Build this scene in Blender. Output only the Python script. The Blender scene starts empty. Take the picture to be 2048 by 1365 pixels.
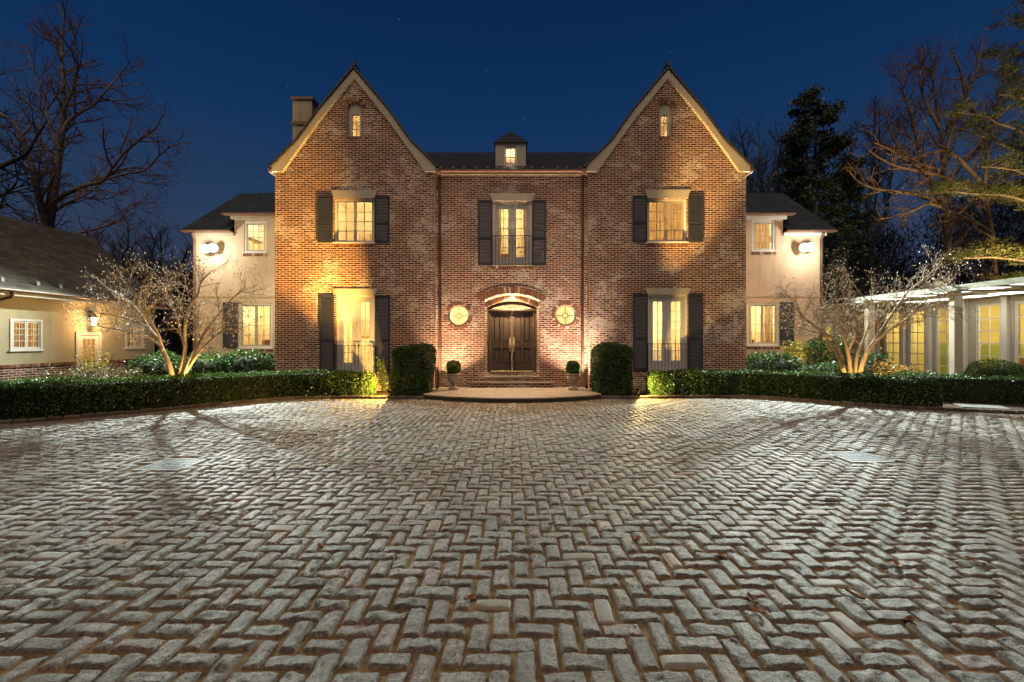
import bpy, math, random
import numpy as np
from mathutils import Vector
from mathutils.geometry import tessellate_polygon

random.seed(7)
RNG = np.random.default_rng(7)
S = bpy.context.scene
COL = S.collection
R = math.radians
F, EYE, CX, CY = 910.0, 1.9, 1024.0, 682.5      # focal length in photo pixels, eye height, optical centre


def wp(px, py, Y):
    """a direction seen in the photo, at the distance Y metres in front of the camera -> point in the world"""
    return ((px - CX) * Y / F, Y, EYE - (py - CY) * Y / F)


def wxz(px, py, Y):
    p = wp(px, py, Y)
    return (p[0], p[2])


# ------------------------------------------------------------------ materials
class NT:
    def __init__(self, name):
        self.m = bpy.data.materials.new(name)
        self.m.use_nodes = True
        self.t = self.m.node_tree
        self.t.nodes.clear()
        self.out = self.t.nodes.new('ShaderNodeOutputMaterial')

    def n(self, typ, ins=None, **props):
        nd = self.t.nodes.new('ShaderNode' + typ)
        for k, v in props.items():
            setattr(nd, k, v)
        for k, v in (ins or {}).items():
            self.set(nd.inputs[k], v)
        return nd

    def set(self, sock, v):
        if hasattr(v, 'is_linked'):
            self.t.links.new(v, sock)
        elif hasattr(v, 'outputs'):
            self.t.links.new(v.outputs[0], sock)
        else:
            if sock.type == 'RGBA' and len(v) == 3:
                v = (*v, 1)
            sock.default_value = v

    def math(self, op, a, b=0.0, c=None):
        nd = self.n('Math', operation=op)
        self.set(nd.inputs[0], a)
        self.set(nd.inputs[1], b)
        if c is not None:
            self.set(nd.inputs[2], c)
        return nd.outputs[0]

    def mix(self, fac, a, b):
        nd = self.n('MixRGB')
        self.set(nd.inputs[0], fac)
        self.set(nd.inputs[1], a)
        self.set(nd.inputs[2], b)
        return nd.outputs[0]

    def ramp(self, fac, stops):
        nd = self.n('ValToRGB')
        el = nd.color_ramp.elements
        while len(el) < len(stops):
            el.new(0.5)
        for e, (p, c) in zip(el, stops):
            e.position = p
            e.color = (*c, 1) if len(c) == 3 else c
        self.set(nd.inputs[0], fac)
        return nd.outputs[0]

    def step(self, fac, lo, hi):
        nd = self.n('MapRange', interpolation_type='SMOOTHSTEP')
        self.set(nd.inputs[0], fac)
        nd.inputs[1].default_value = lo
        nd.inputs[2].default_value = hi
        return nd.outputs[0]

    def noise(self, vec, scale, detail=4, rough=0.6, dist=0.0):
        nd = self.n('TexNoise', {'Scale': scale, 'Detail': detail, 'Roughness': rough, 'Distortion': dist})
        if vec is not None:
            self.set(nd.inputs['Vector'], vec)
        return nd.outputs['Fac']

    def pos(self):
        return self.n('NewGeometry').outputs['Position']

    def obj(self):
        return self.n('TexCoord').outputs['Object']

    def bump(self, h, strength=0.5, dist=0.02):
        nd = self.n('Bump', {'Strength': strength, 'Distance': dist})
        self.set(nd.inputs['Height'], h)
        return nd.outputs[0]

    def bsdf(self, color, rough=0.7, normal=None, metallic=0.0, spec=0.5, link=True, **extra):
        p = self.n('BsdfPrincipled')
        self.set(p.inputs['Base Color'], color)
        self.set(p.inputs['Roughness'], rough)
        self.set(p.inputs['Metallic'], metallic)
        self.set(p.inputs['Specular IOR Level'], spec)
        if normal is not None:
            self.set(p.inputs['Normal'], normal)
        for k, v in extra.items():
            self.set(p.inputs[k.replace('_', ' ')], v)
        if link:
            self.t.links.new(p.outputs[0], self.out.inputs[0])
        return p


def simple(name, c, rough=0.6, var=0.25, scale=6.0, metallic=0.0, bump=0.15, spec=0.4):
    """a plain paint / metal / stone with mottling and a little relief"""
    t = NT(name)
    v = t.obj()
    f = t.noise(v, scale, 6, 0.65)
    f2 = t.noise(v, scale * 9, 3, 0.6)
    dk = tuple(x * (1 - var) for x in c)
    lt = tuple(min(1, x * (1 + var)) for x in c)
    col = t.ramp(t.math('ADD', t.math('MULTIPLY', f, 0.75), t.math('MULTIPLY', f2, 0.25)), [(0.3, dk), (0.7, lt)])
    rr = t.math('ADD', t.math('MULTIPLY', f, 0.25), rough - 0.12)
    t.bsdf(col, rr, t.bump(f2, bump, 0.01) if bump else None, metallic, spec)
    return t.m


def wall_uv(t):
    """horizontal run along the wall and height, whichever way the wall faces"""
    g = t.n('NewGeometry')
    sp = t.n('SeparateXYZ', {0: g.outputs['Position']})
    sn = t.n('SeparateXYZ', {0: g.outputs['True Normal']})
    side = t.math('GREATER_THAN', t.math('ABSOLUTE', sn.outputs[0]), 0.6)
    u = t.math('ADD', t.math('MULTIPLY', sp.outputs[0], t.math('SUBTRACT', 1.0, side)), t.math('MULTIPLY', sp.outputs[1], side))
    return u, sp.outputs[2], g.outputs['Position']


def brick_material(name, wash=0.5, reds=((0.09, 0.023, 0.011), (0.19, 0.05, 0.019)), mortar=(0.64, 0.53, 0.41)):
    t = NT(name)
    u, v, pos = wall_uv(t)
    wob = t.noise(pos, 7.0, 3, 0.6)
    wob2 = t.noise(pos, 1.1, 3, 0.5)
    u2 = t.math('ADD', u, t.math('MULTIPLY', t.math('SUBTRACT', wob, 0.5), 0.03))
    v2 = t.math('ADD', v, t.math('ADD', t.math('MULTIPLY', t.math('SUBTRACT', wob, 0.5), 0.022), t.math('MULTIPLY', t.math('SUBTRACT', wob2, 0.5), 0.03)))
    uv = t.n('CombineXYZ', {0: u2, 1: v2, 2: 0.0})
    bt = t.n('TexBrick', {'Vector': uv, 'Scale': 1.0, 'Mortar Size': 0.0115, 'Mortar Smooth': 0.3, 'Bias': 0.0,
                          'Brick Width': 0.25, 'Row Height': 0.079, 'Color1': (0, 0, 0), 'Color2': (1, 1, 1), 'Mortar': (0.5, 0.5, 0.5)})
    fine = t.noise(pos, 26, 4, 0.7)
    tone = t.math('ADD', t.math('MULTIPLY', bt.outputs['Color'], 0.6), t.math('MULTIPLY', fine, 0.4))
    big = t.noise(pos, 0.55, 3, 0.55)
    br = t.ramp(tone, [(0.1, (0.045, 0.02, 0.013)), (0.35, reds[0]), (0.7, reds[1]), (0.95, (0.27, 0.11, 0.05))])
    br = t.mix(t.step(big, 0.5, 0.72), br, t.mix(0.45, br, (0.04, 0.02, 0.016)))
    # whitewash left in patches, catching first beside the joints
    patch = t.noise(pos, 0.75, 5, 0.62, 0.6)
    speck = t.noise(t.n('CombineXYZ', {0: t.math('MULTIPLY', u, 5.0), 1: t.math('MULTIPLY', v, 15.0), 2: 0.0}), 1.6, 5, 0.75)
    b2 = t.n('TexBrick', {'Vector': uv, 'Scale': 1.0, 'Mortar Size': 0.034, 'Mortar Smooth': 1.0, 'Bias': 0.0, 'Brick Width': 0.25, 'Row Height': 0.079})
    near = t.math('MULTIPLY', b2.outputs['Fac'], 0.26)
    each = t.math('MULTIPLY', t.math('SUBTRACT', bt.outputs['Color'], 0.5), 0.22)
    w = t.math('ADD', t.math('ADD', t.math('MULTIPLY', t.math('SUBTRACT', patch, 0.5), 2.1), t.math('MULTIPLY', t.math('SUBTRACT', speck, 0.5), 2.6)), t.math('ADD', near, each))
    wm = t.step(w, 0.43 - 0.3 * wash, 0.55 - 0.3 * wash)
    col = t.mix(t.step(bt.outputs['Fac'], 0.25, 0.75), br, t.mix(t.math('MULTIPLY', fine, 0.35), mortar, (0.38, 0.3, 0.22)))
    col = t.mix(t.math('MULTIPLY', wm, 0.82), col, t.mix(speck, (0.46, 0.39, 0.31), (0.66, 0.57, 0.46)))
    h = t.math('ADD', t.math('MULTIPLY', bt.outputs['Fac'], -0.8), t.math('MULTIPLY', fine, 0.6))
    t.bsdf(col, 0.88, t.bump(h, 0.7, 0.012), 0, 0.25)
    return t.m


def stucco_material(name, c):
    t = NT(name)
    p = t.pos()
    a = t.noise(p, 0.7, 5, 0.6, 0.4)
    b = t.noise(p, 45, 3, 0.7)
    st = t.noise(t.n('Mapping', {'Vector': p, 'Scale': (3.0, 3.0, 0.35)}), 1.4, 5, 0.65)
    col = t.ramp(t.math('ADD', t.math('MULTIPLY', a, 0.6), t.math('MULTIPLY', st, 0.4)),
                 [(0.3, tuple(x * 0.64 for x in c)), (0.52, c), (0.75, tuple(x * 1.14 for x in c))])
    t.bsdf(col, 0.9, t.bump(t.math('ADD', b, t.math('MULTIPLY', a, 2.0)), 0.3, 0.01), 0, 0.2)
    return t.m


def shingle_material(name, c, along='x', rough=0.62, tw=0.28, th=0.16):
    """roof covering laid in courses that follow the slope"""
    t = NT(name)
    g = t.n('NewGeometry')
    sp = t.n('SeparateXYZ', {0: g.outputs['Position']})
    u = sp.outputs[0 if along == 'x' else 1]
    wob = t.noise(g.outputs['Position'], 1.6, 4, 0.6)
    v = t.math('ADD', t.math('MULTIPLY', sp.outputs[2], 1.45), t.math('MULTIPLY', wob, 0.05))
    uv = t.n('CombineXYZ', {0: u, 1: v, 2: 0.0})
    bt = t.n('TexBrick', {'Vector': uv, 'Scale': 1.0, 'Mortar Size': 0.011, 'Mortar Smooth': 0.2, 'Brick Width': tw, 'Row Height': th,
                          'Color1': (0, 0, 0), 'Color2': (1, 1, 1), 'Mortar': (0.1, 0.1, 0.1)})
    lift = t.math('FRACT', t.math('DIVIDE', v, th))
    big = t.noise(g.outputs['Position'], 0.8, 5, 0.65)
    tone = t.math('ADD', t.math('MULTIPLY', bt.outputs['Color'], 0.45), t.math('MULTIPLY', big, 0.55))
    col = t.ramp(tone, [(0.15, tuple(x * 0.45 for x in c)), (0.5, c), (0.85, tuple(x * 1.7 for x in c))])
    col = t.mix(bt.outputs['Fac'], col, tuple(x * 0.25 for x in c))
    h = t.math('SUBTRACT', t.math('MULTIPLY', lift, -1.0), t.math('MULTIPLY', bt.outputs['Fac'], 0.7))
    t.bsdf(col, rough, t.bump(h, 0.9, 0.02), 0, 0.45)
    return t.m


def leaf_material(name, dark, mid, light, rough=0.42, trans=0.25, spec=0.5):
    t = NT(name)
    at = t.n('Attribute', attribute_name='tint')
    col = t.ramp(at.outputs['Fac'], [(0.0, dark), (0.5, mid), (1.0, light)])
    p = t.bsdf(col, rough, None, 0, spec, link=False)
    tr = t.n('BsdfTranslucent', {'Color': col})
    mx = t.n('MixShader', {0: trans, 1: p.outputs[0], 2: tr.outputs[0]})
    t.t.links.new(mx.outputs[0], t.out.inputs[0])
    return t.m


def bark_material(name, c, scale=14.0):
    t = NT(name)
    v = t.n('Mapping', {'Vector': t.pos(), 'Scale': (1.0, 1.0, 0.3)})
    a = t.noise(v, scale, 5, 0.7)
    b = t.noise(t.pos(), 2.2, 3, 0.6)
    col = t.ramp(t.math('ADD', t.math('MULTIPLY', a, 0.6), t.math('MULTIPLY', b, 0.4)),
                 [(0.3, tuple(x * 0.5 for x in c)), (0.55, c), (0.75, tuple(min(1, x * 1.5) for x in c))])
    t.bsdf(col, 0.85, t.bump(a, 0.6, 0.015), 0, 0.25)
    return t.m


def glow_material(name, c, strength):
    t = NT(name)
    e = t.n('Emission', {'Color': c, 'Strength': strength})
    t.t.links.new(e.outputs[0], t.out.inputs[0])
    return t.m


def glass_material(name, tint=(0.97, 0.95, 0.9), wav=0.02, gloss=1.0):
    t = NT(name)
    w = t.noise(t.pos(), 1.7, 2, 0.5)
    nb = t.bump(w, 0.12, wav)
    fr = t.n('Fresnel', {'IOR': 1.5, 'Normal': nb})
    tr = t.n('BsdfTransparent', {'Color': tint})
    gl = t.n('BsdfGlossy', {'Color': (1, 1, 1), 'Roughness': 0.02, 'Normal': nb})
    mx = t.n('MixShader', {0: t.math('MULTIPLY', fr.outputs[0], gloss), 1: tr.outputs[0], 2: gl.outputs[0]})
    t.t.links.new(mx.outputs[0], t.out.inputs[0])
    return t.m


M = {}
M['brick'] = brick_material('whitewashed_brick', 0.55)
M['brick_centre'] = brick_material('whitewashed_brick_pink', 0.62, ((0.11, 0.03, 0.015), (0.21, 0.062, 0.028)))
M['brick_pale'] = brick_material('lit_jamb_brick', 1.5)  # extra wash paints the downlight's brightness into the jamb brick
M['brick_base'] = brick_material('old_brick', 0.8)
M['stucco'] = stucco_material('cream_stucco', (0.54, 0.43, 0.29))
M['stucco_warm'] = stucco_material('peach_lit_stucco', (0.60, 0.42, 0.28))  # same wing stucco, tinted for the warmer light on the right
M['stucco_olive'] = stucco_material('olive_stucco', (0.44, 0.38, 0.24))
M['trim'] = simple('cream_trim_paint', (0.42, 0.37, 0.275), 0.6, 0.12, 3.0)
M['white'] = simple('white_paint', (0.72, 0.69, 0.62), 0.5, 0.06, 3.0)
M['sash'] = simple('sash_paint', (0.42, 0.39, 0.33), 0.5, 0.08, 4.0)
M['greywhite'] = simple('grey_white_paint', (0.48, 0.47, 0.44), 0.5, 0.1, 3.0)
M['shutter'] = simple('charcoal_shutter_paint', (0.032, 0.034, 0.042), 0.45, 0.3, 5.0)
M['door'] = simple('dark_door_paint', (0.034, 0.024, 0.018), 0.35, 0.2, 5.0)
M['brass'] = simple('aged_brass', (0.72, 0.56, 0.33), 0.35, 0.2, 9.0, 0.85)
M['iron'] = simple('black_iron', (0.012, 0.012, 0.012), 0.5, 0.3, 9.0, 0.3)
M['copper'] = simple('weathered_copper', (0.24, 0.13, 0.085), 0.5, 0.3, 4.0, 0.4)
M['pipe'] = simple('brown_downpipe', (0.10, 0.06, 0.042), 0.5, 0.3, 4.0, 0.35)
M['roof'] = shingle_material('dark_slate', (0.010, 0.012, 0.014), 'x')
M['roof_side'] = shingle_material('dark_slate_side', (0.018, 0.021, 0.024), 'y')
M['roof_wing'] = shingle_material('slate_wing', (0.018, 0.028, 0.03), 'x')
M['roof_shake'] = shingle_material('brown_green_slate', (0.052, 0.045, 0.03), 'y', 0.7, 0.34, 0.2)
M['glass'] = glass_material('window_glass')
M['glass_sun'] = glass_material('sunroom_glass', (0.9, 0.88, 0.8), 0.05, 2.2)
M['room'] = simple('cream_room', (0.74, 0.58, 0.34), 0.8, 0.22, 0.9, 0, 0)
M['room_gold'] = simple('ochre_room', (0.62, 0.40, 0.15), 0.8, 0.3, 1.5, 0, 0)
M['room_green'] = simple('green_gold_room', (0.46, 0.38, 0.14), 0.8, 0.2, 1.2, 0, 0)
t = NT('linen_curtain')
cf = t.ramp(t.noise(t.n('Mapping', {'Vector': t.pos(), 'Scale': (9.0, 9.0, 0.5)}), 1.5, 3, 0.6), [(0.35, (0.6, 0.5, 0.34)), (0.65, (0.84, 0.76, 0.58))])
d1 = t.n('BsdfDiffuse', {'Color': cf})
d2 = t.n('BsdfTranslucent', {'Color': cf})
t.t.links.new(t.n('MixShader', {0: 0.6, 1: d1.outputs[0], 2: d2.outputs[0]}).outputs[0], t.out.inputs[0])
M['curtain'] = t.m
M['pinkcurtain'] = simple('rose_curtain', (0.62, 0.40, 0.30), 0.85, 0.1, 3.0, 0, 0)
M['wood'] = simple('walnut', (0.16, 0.075, 0.03), 0.5, 0.3, 4.0)
M['picture'] = simple('picture_paper', (0.32, 0.22, 0.12), 0.8, 0.5, 6.0, 0, 0)
M['flag'] = None
M['urn'] = simple('cast_stone', (0.33, 0.28, 0.22), 0.85, 0.35, 8.0, 0, 0.5)
M['mat'] = simple('coir_mat', (0.14, 0.12, 0.10), 0.95, 0.3, 40.0, 0, 0.4)
M['metal'] = simple('galvanised_grate', (0.15, 0.155, 0.16), 0.65, 0.4, 7.0, 0.1)
M['pit'] = simple('grate_pit', (0.012, 0.011, 0.01), 0.9, 0.2, 5.0)
M['mulch'] = None
M['boxwood'] = leaf_material('boxwood_leaves', (0.012, 0.036, 0.006), (0.048, 0.112, 0.014), (0.15, 0.22, 0.035))
M['boxdark'] = leaf_material('boxwood_leaves_dark', (0.010, 0.032, 0.007), (0.038, 0.088, 0.015), (0.12, 0.18, 0.035), 0.42, 0.15)
M['laurel'] = leaf_material('laurel_leaves', (0.010, 0.036, 0.007), (0.034, 0.095, 0.018), (0.11, 0.19, 0.05), 0.3, 0.15, 0.7)
M['twigleaf'] = leaf_material('sparse_leaves', (0.06, 0.055, 0.025), (0.14, 0.13, 0.05), (0.26, 0.20, 0.08), 0.5, 0.25)
M['yellowleaf'] = leaf_material('yellow_leaves', (0.12, 0.12, 0.01), (0.30, 0.28, 0.03), (0.5, 0.42, 0.06), 0.45, 0.35)
M['orangeleaf'] = leaf_material('orange_leaves', (0.20, 0.10, 0.02), (0.36, 0.2, 0.03), (0.5, 0.32, 0.06), 0.5, 0.3)
M['needle'] = leaf_material('pine_needles', (0.02, 0.03, 0.006), (0.075, 0.085, 0.014), (0.19, 0.17, 0.04), 0.5, 0.2)
M['evergreen'] = leaf_material('holly_leaves', (0.012, 0.024, 0.018), (0.03, 0.05, 0.036), (0.07, 0.09, 0.06), 0.5, 0.15)
M['dryleaf'] = leaf_material('dry_leaves', (0.12, 0.045, 0.015), (0.20, 0.08, 0.025), (0.3, 0.14, 0.05), 0.7, 0.2)
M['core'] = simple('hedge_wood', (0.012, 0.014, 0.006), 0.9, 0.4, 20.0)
M['bark_pale'] = bark_material('magnolia_bark', (0.27, 0.20, 0.13), 10)
M['bark_twig'] = bark_material('magnolia_twig', (0.2, 0.145, 0.1), 10)
M['bud'] = simple('flower_buds', (0.62, 0.58, 0.5), 0.6, 0.15, 20.0, 0, 0)
M['bark_grey'] = bark_material('grey_bark', (0.2, 0.14, 0.105), 5)
M['twig_red'] = bark_material('reddish_twigs', (0.17, 0.095, 0.085), 5)
M['twig_dark'] = bark_material('dark_twigs', (0.06, 0.058, 0.062), 5)
M['bark_tan'] = bark_material('tan_bark', (0.24, 0.15, 0.10), 6)
M['woods'] = simple('far_woods', (0.008, 0.012, 0.013), 0.95, 0.4, 0.5, 0, 0)


# ------------------------------------------------------------------ objects
ORG = {}


def thing(name, label, cat, loc=(0, 0, 0), group=None, kind=None):
    o = bpy.data.objects.new(name, None)
    o.empty_display_size = 0.3
    COL.objects.link(o)
    o.location = loc
    ORG[o.name] = np.array(loc, float)
    return tag(o, label, cat, group, kind)


def tag(o, label=None, cat=None, group=None, kind=None):
    for k, v in (('label', label), ('category', cat), ('group', group), ('kind', kind)):
        if v:
            o[k] = v
    return o


def link_mesh(name, me, mats, parent=None):
    o = bpy.data.objects.new(name, me)
    COL.objects.link(o)
    for m in (mats if isinstance(mats, (list, tuple)) else [mats]):
        me.materials.append(m)
    if parent is not None:
        o.parent = parent
        ORG[o.name] = ORG[parent.name]
    else:
        ORG[o.name] = np.zeros(3)
    return o


def np_mesh(name, V, Fc, mats, parent=None, attrs=None, matidx=None, smooth=False, loc=None):
    """V: Nx3 world points, Fc: a list of index arrays (each KxN for faces with N corners)"""
    V = np.asarray(V, float)
    org = ORG[parent.name] if parent is not None else (np.array(loc, float) if loc is not None else np.zeros(3))
    V = V - org
    if not isinstance(Fc, (list, tuple)):
        Fc = [Fc]
    Fc = [np.asarray(f, np.int32) for f in Fc if len(f)]
    me = bpy.data.meshes.new(name)
    me.vertices.add(len(V))
    me.vertices.foreach_set('co', V.astype(np.float32).ravel())
    loops = np.concatenate([f.ravel() for f in Fc])
    tot = np.concatenate([np.full(len(f), f.shape[1], np.int32) for f in Fc])
    st = np.concatenate([[0], np.cumsum(tot)[:-1]]).astype(np.int32)
    me.loops.add(len(loops))
    me.loops.foreach_set('vertex_index', loops)
    me.polygons.add(len(tot))
    me.polygons.foreach_set('loop_start', st)
    me.polygons.foreach_set('loop_total', tot)
    if matidx is not None:
        me.polygons.foreach_set('material_index', np.asarray(matidx, np.int32))
    me.polygons.foreach_set('use_smooth', np.full(len(tot), bool(smooth)))
    me.update(calc_edges=True)
    me.validate()
    for k, (dom, a) in (attrs or {}).items():
        at = me.attributes.new(k, 'FLOAT', dom)
        at.data.foreach_set('value', np.asarray(a, np.float32))
    o = link_mesh(name, me, mats, parent)
    if parent is None and loc is not None:
        o.location = loc
        ORG[o.name] = np.array(loc, float)
    return o


class Frame:
    """a wall plane: u runs right as seen from outside, v up, w into the wall"""

    def __init__(self, o, u, w):
        self.o, self.u, self.w = np.array(o, float), np.array(u, float), np.array(w, float)

    def __call__(self, P):
        P = np.asarray(P, float).reshape(-1, 3)
        return self.o + P[:, :1] * self.u + P[:, 1:2] * np.array([0, 0, 1.0]) + P[:, 2:] * self.w


def front(Y):
    return Frame((0, Y, 0), (1, 0, 0), (0, 1, 0))


WORLD = Frame((0, 0, 0), (1, 0, 0), (0, 1, 0))   # u = x, v = z, w = y


class MB:
    def __init__(self, fr=WORLD):
        self.fr, self.v, self.f, self.mi, self.t, self.cur, self.tint = fr, [], [], [], [], 0, 0.5

    def add(self, pts, faces):
        b = len(self.v)
        self.v.extend([tuple(p) for p in pts])
        for f in faces:
            self.f.append([b + i for i in f])
            self.mi.append(self.cur)
            self.t.append(self.tint)

    def box(self, u0, u1, v0, v1, w0, w1):
        p = [(u0, v0, w0), (u1, v0, w0), (u1, v1, w0), (u0, v1, w0), (u0, v0, w1), (u1, v0, w1), (u1, v1, w1), (u0, v1, w1)]
        self.add(p, [(0, 1, 2, 3), (5, 4, 7, 6), (4, 0, 3, 7), (1, 5, 6, 2), (3, 2, 6, 7), (4, 5, 1, 0)])

    def prism(self, outline, w0, w1, holes=()):
        """2-D outline (u, v), with holes, pushed from w0 to w1"""
        rings = [list(outline)] + [list(h) for h in holes]
        flat = [p for r in rings for p in r]
        n = len(flat)
        tri = tessellate_polygon([[Vector((p[0], p[1], 0)) for p in r] for r in rings])
        pts = [(p[0], p[1], w0) for p in flat] + [(p[0], p[1], w1) for p in flat]
        fs = []
        for a, b, c in tri:
            ar = (flat[b][0] - flat[a][0]) * (flat[c][1] - flat[a][1]) - (flat[b][1] - flat[a][1]) * (flat[c][0] - flat[a][0])
            if abs(ar) < 1e-10:
                continue
            if ar < 0:
                b, c = c, b
            fs += [(a, b, c), (a + n, c + n, b + n)]
        i = 0
        for r in rings:
            m = len(r)
            area = sum(r[k][0] * r[(k + 1) % m][1] - r[(k + 1) % m][0] * r[k][1] for k in range(m))
            flip = (area < 0) != (i > 0)
            for k in range(m):
                a, b = i + k, i + (k + 1) % m
                fs.append((a, a + n, b + n, b) if not flip else (a, b, b + n, a + n))
            i += m
        self.add(pts, fs)

    def tube(self, pts, rad, sides=8):
        pts = [Vector(p) for p in pts]
        if not isinstance(rad, (list, tuple)):
            rad = [rad] * len(pts)
        V, Fs = tube_arrays(np.array([tuple(p) for p in pts]), np.array(rad), sides, True)
        self.add([tuple(p) for p in V], [list(f) for f in Fs])

    def lathe(self, prof, seg=24, c=(0, 0), lobes=0, amp=0.0, lob_rng=(0, 0)):
        pts, fs = [], []
        for i, (r, z) in enumerate(prof):
            for k in range(seg):
                a = 2 * math.pi * k / seg
                rr = r
                if lobes and lob_rng[0] <= z <= lob_rng[1]:
                    rr = r * (1 + amp * abs(math.cos(lobes * a / 2)))
                pts.append((c[0] + rr * math.cos(a), z, c[1] + rr * math.sin(a)))
        for i in range(len(prof) - 1):
            for k in range(seg):
                k2 = (k + 1) % seg
                fs.append((i * seg + k, i * seg + k2, (i + 1) * seg + k2, (i + 1) * seg + k))
        fs.append(tuple(range(seg))[::-1])
        fs.append(tuple((len(prof) - 1) * seg + k for k in range(seg)))
        self.add(pts, fs)

    def build(self, name, mats, parent=None, label=None, smooth=False, loc=None):
        V = self.fr(self.v)
        org = ORG[parent.name] if parent is not None else (np.array(loc, float) if loc is not None else np.zeros(3))
        me = bpy.data.meshes.new(name)
        me.from_pydata([tuple(p) for p in (V - org)], [], self.f)
        me.polygons.foreach_set('material_index', self.mi)
        if smooth:
            me.polygons.foreach_set('use_smooth', [True] * len(self.f))
        at = me.attributes.new('tint', 'FLOAT', 'FACE')
        at.data.foreach_set('value', self.t)
        me.update()
        o = link_mesh(name, me, mats, parent)
        if parent is None and loc is not None:
            o.location = loc
            ORG[o.name] = np.array(loc, float)
        if label:
            o['label'] = label
        return o


def tube_arrays(P, rad, sides, cap=False):
    n = len(P)
    T = np.gradient(P, axis=0)
    T /= np.linalg.norm(T, axis=1, keepdims=True) + 1e-9
    ref = np.array([0.13, 0.21, 0.97]) if abs(T[:, 2]).mean() < 0.8 else np.array([0.96, 0.2, 0.1])
    N = np.cross(T, ref)
    N /= np.linalg.norm(N, axis=1, keepdims=True) + 1e-9
    B = np.cross(T, N)
    a = np.arange(sides) * 2 * math.pi / sides
    ring = N[:, None, :] * np.cos(a)[None, :, None] + B[:, None, :] * np.sin(a)[None, :, None]
    V = (P[:, None, :] + ring * rad[:, None, None]).reshape(-1, 3)
    i = np.arange(n - 1)[:, None] * sides
    k = np.arange(sides)[None, :]
    k2 = (k + 1) % sides
    Fq = np.stack([i + k, i + k2, i + sides + k2, i + sides + k], -1).reshape(-1, 4)
    if cap:
        Fq = [tuple(f) for f in Fq] + [tuple(range(sides))[::-1], tuple((n - 1) * sides + j for j in range(sides))]
    return V, Fq


def lumps(P, seed, scale):
    """smooth pseudo noise, about -1..1"""
    r = np.random.default_rng(seed)
    out = np.zeros(len(P))
    for k in range(7):
        d = r.normal(size=3)
        d *= scale * r.uniform(0.6, 1.8) / np.linalg.norm(d)
        out += np.sin(P @ d + r.uniform(0, 6.28))
    return out / 3.2


def leaf_quads(C, D, size, rng, width=0.5):
    """one folded diamond per leaf: centre, outward direction, length"""
    n = len(C)
    D = D / (np.linalg.norm(D, axis=1, keepdims=True) + 1e-9)
    rnd = rng.normal(size=(n, 3))
    A = np.cross(D, rnd)
    A /= np.linalg.norm(A, axis=1, keepdims=True) + 1e-9
    L = (size * rng.uniform(0.6, 1.35, n))[:, None]
    base, tip = C - D * L * 0.5, C + D * L * 0.5
    s1, s2 = C + A * L * width * 0.5, C - A * L * width * 0.5
    V = np.stack([base, s1, tip, s2], 1).reshape(-1, 3)
    Fq = np.arange(4 * n).reshape(-1, 4)
    return V, Fq
# ------------------------------------------------------------------ camera and sky
cam = bpy.data.cameras.new('camera')
cam.sensor_width = 36.0
cam.lens = 36.0 * F / 2048.0
cam.clip_end = 2000
camo = bpy.data.objects.new('camera', cam)
COL.objects.link(camo)
camo.location = (0, 0, EYE)
camo.rotation_euler = (R(90), 0, 0)
S.camera = camo
S.view_settings.view_transform = 'Standard'
S.view_settings.look = 'None'
S.view_settings.exposure = 0.32
S.view_settings.gamma = 1.0
S.cycles.use_denoising = True
S.cycles.max_bounces = 7
S.cycles.diffuse_bounces = 3
S.cycles.glossy_bounces = 3
S.cycles.transparent_max_bounces = 12
S.cycles.caustics_reflective = False
S.cycles.caustics_refractive = False
S.cycles.sample_clamp_indirect = 3.0
S.cycles.sample_clamp_direct = 12.0

W = bpy.data.worlds.new('World')
S.world = W
W.use_nodes = True
nt = W.node_tree
nt.nodes.clear()


def wn(typ, **kw):
    nd = nt.nodes.new('ShaderNode' + typ)
    for k, v in kw.items():
        setattr(nd, k, v)
    return nd


wo = wn('OutputWorld')
bg = wn('Background')
sky = wn('TexSky', sky_type='NISHITA')
sky.sun_disc = False
sky.sun_elevation = R(-2.0)
sky.sun_rotation = R(180)
sky.altitude = 50
tc = wn('TexCoord')
sep = wn('SeparateXYZ')
nt.links.new(tc.outputs['Generated'], sep.inputs[0])
rmp = wn('ValToRGB')
els = rmp.color_ramp.elements
stops = [(0.0, (0.026, 0.036, 0.062)), (0.10, (0.034, 0.046, 0.086)), (0.24, (0.018, 0.042, 0.095)), (0.42, (0.0035, 0.028, 0.098)), (0.62, (0.0012, 0.0165, 0.064)), (1.0, (0.0006, 0.008, 0.03))]
while len(els) < len(stops):
    els.new(0.5)
for e, (p, c) in zip(els, stops):
    e.position = p
    e.color = (*c, 1)
nt.links.new(sep.outputs[2], rmp.inputs[0])
vor = wn('TexVoronoi')
vor.inputs['Scale'].default_value = 46.0
mp = wn('Mapping')
mp.inputs['Scale'].default_value = (1, 1, 0.75)
nt.links.new(tc.outputs['Generated'], mp.inputs[0])
nt.links.new(mp.outputs[0], vor.inputs['Vector'])
lt = wn('Math', operation='LESS_THAN')
lt.inputs[1].default_value = 0.022
nt.links.new(vor.outputs['Distance'], lt.inputs[0])
sc_ = wn('SeparateColor')
nt.links.new(vor.outputs['Color'], sc_.inputs[0])
gt = wn('Math', operation='GREATER_THAN')
gt.inputs[1].default_value = 0.72
nt.links.new(sc_.outputs[0], gt.inputs[0])
st_ = wn('Math', operation='MULTIPLY')
nt.links.new(lt.outputs[0], st_.inputs[0])
nt.links.new(gt.outputs[0], st_.inputs[1])
sm = wn('MixRGB', blend_type='ADD')
sm.inputs[0].default_value = 1.0
sv = wn('MixRGB', blend_type='MULTIPLY')
sv.inputs[0].default_value = 1.0
sv.inputs[2].default_value = (0.22, 0.24, 0.28, 1)
nt.links.new(st_.outputs[0], sv.inputs[1])
nt.links.new(rmp.outputs[0], sm.inputs[1])
nt.links.new(sv.outputs[0], sm.inputs[2])
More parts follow.
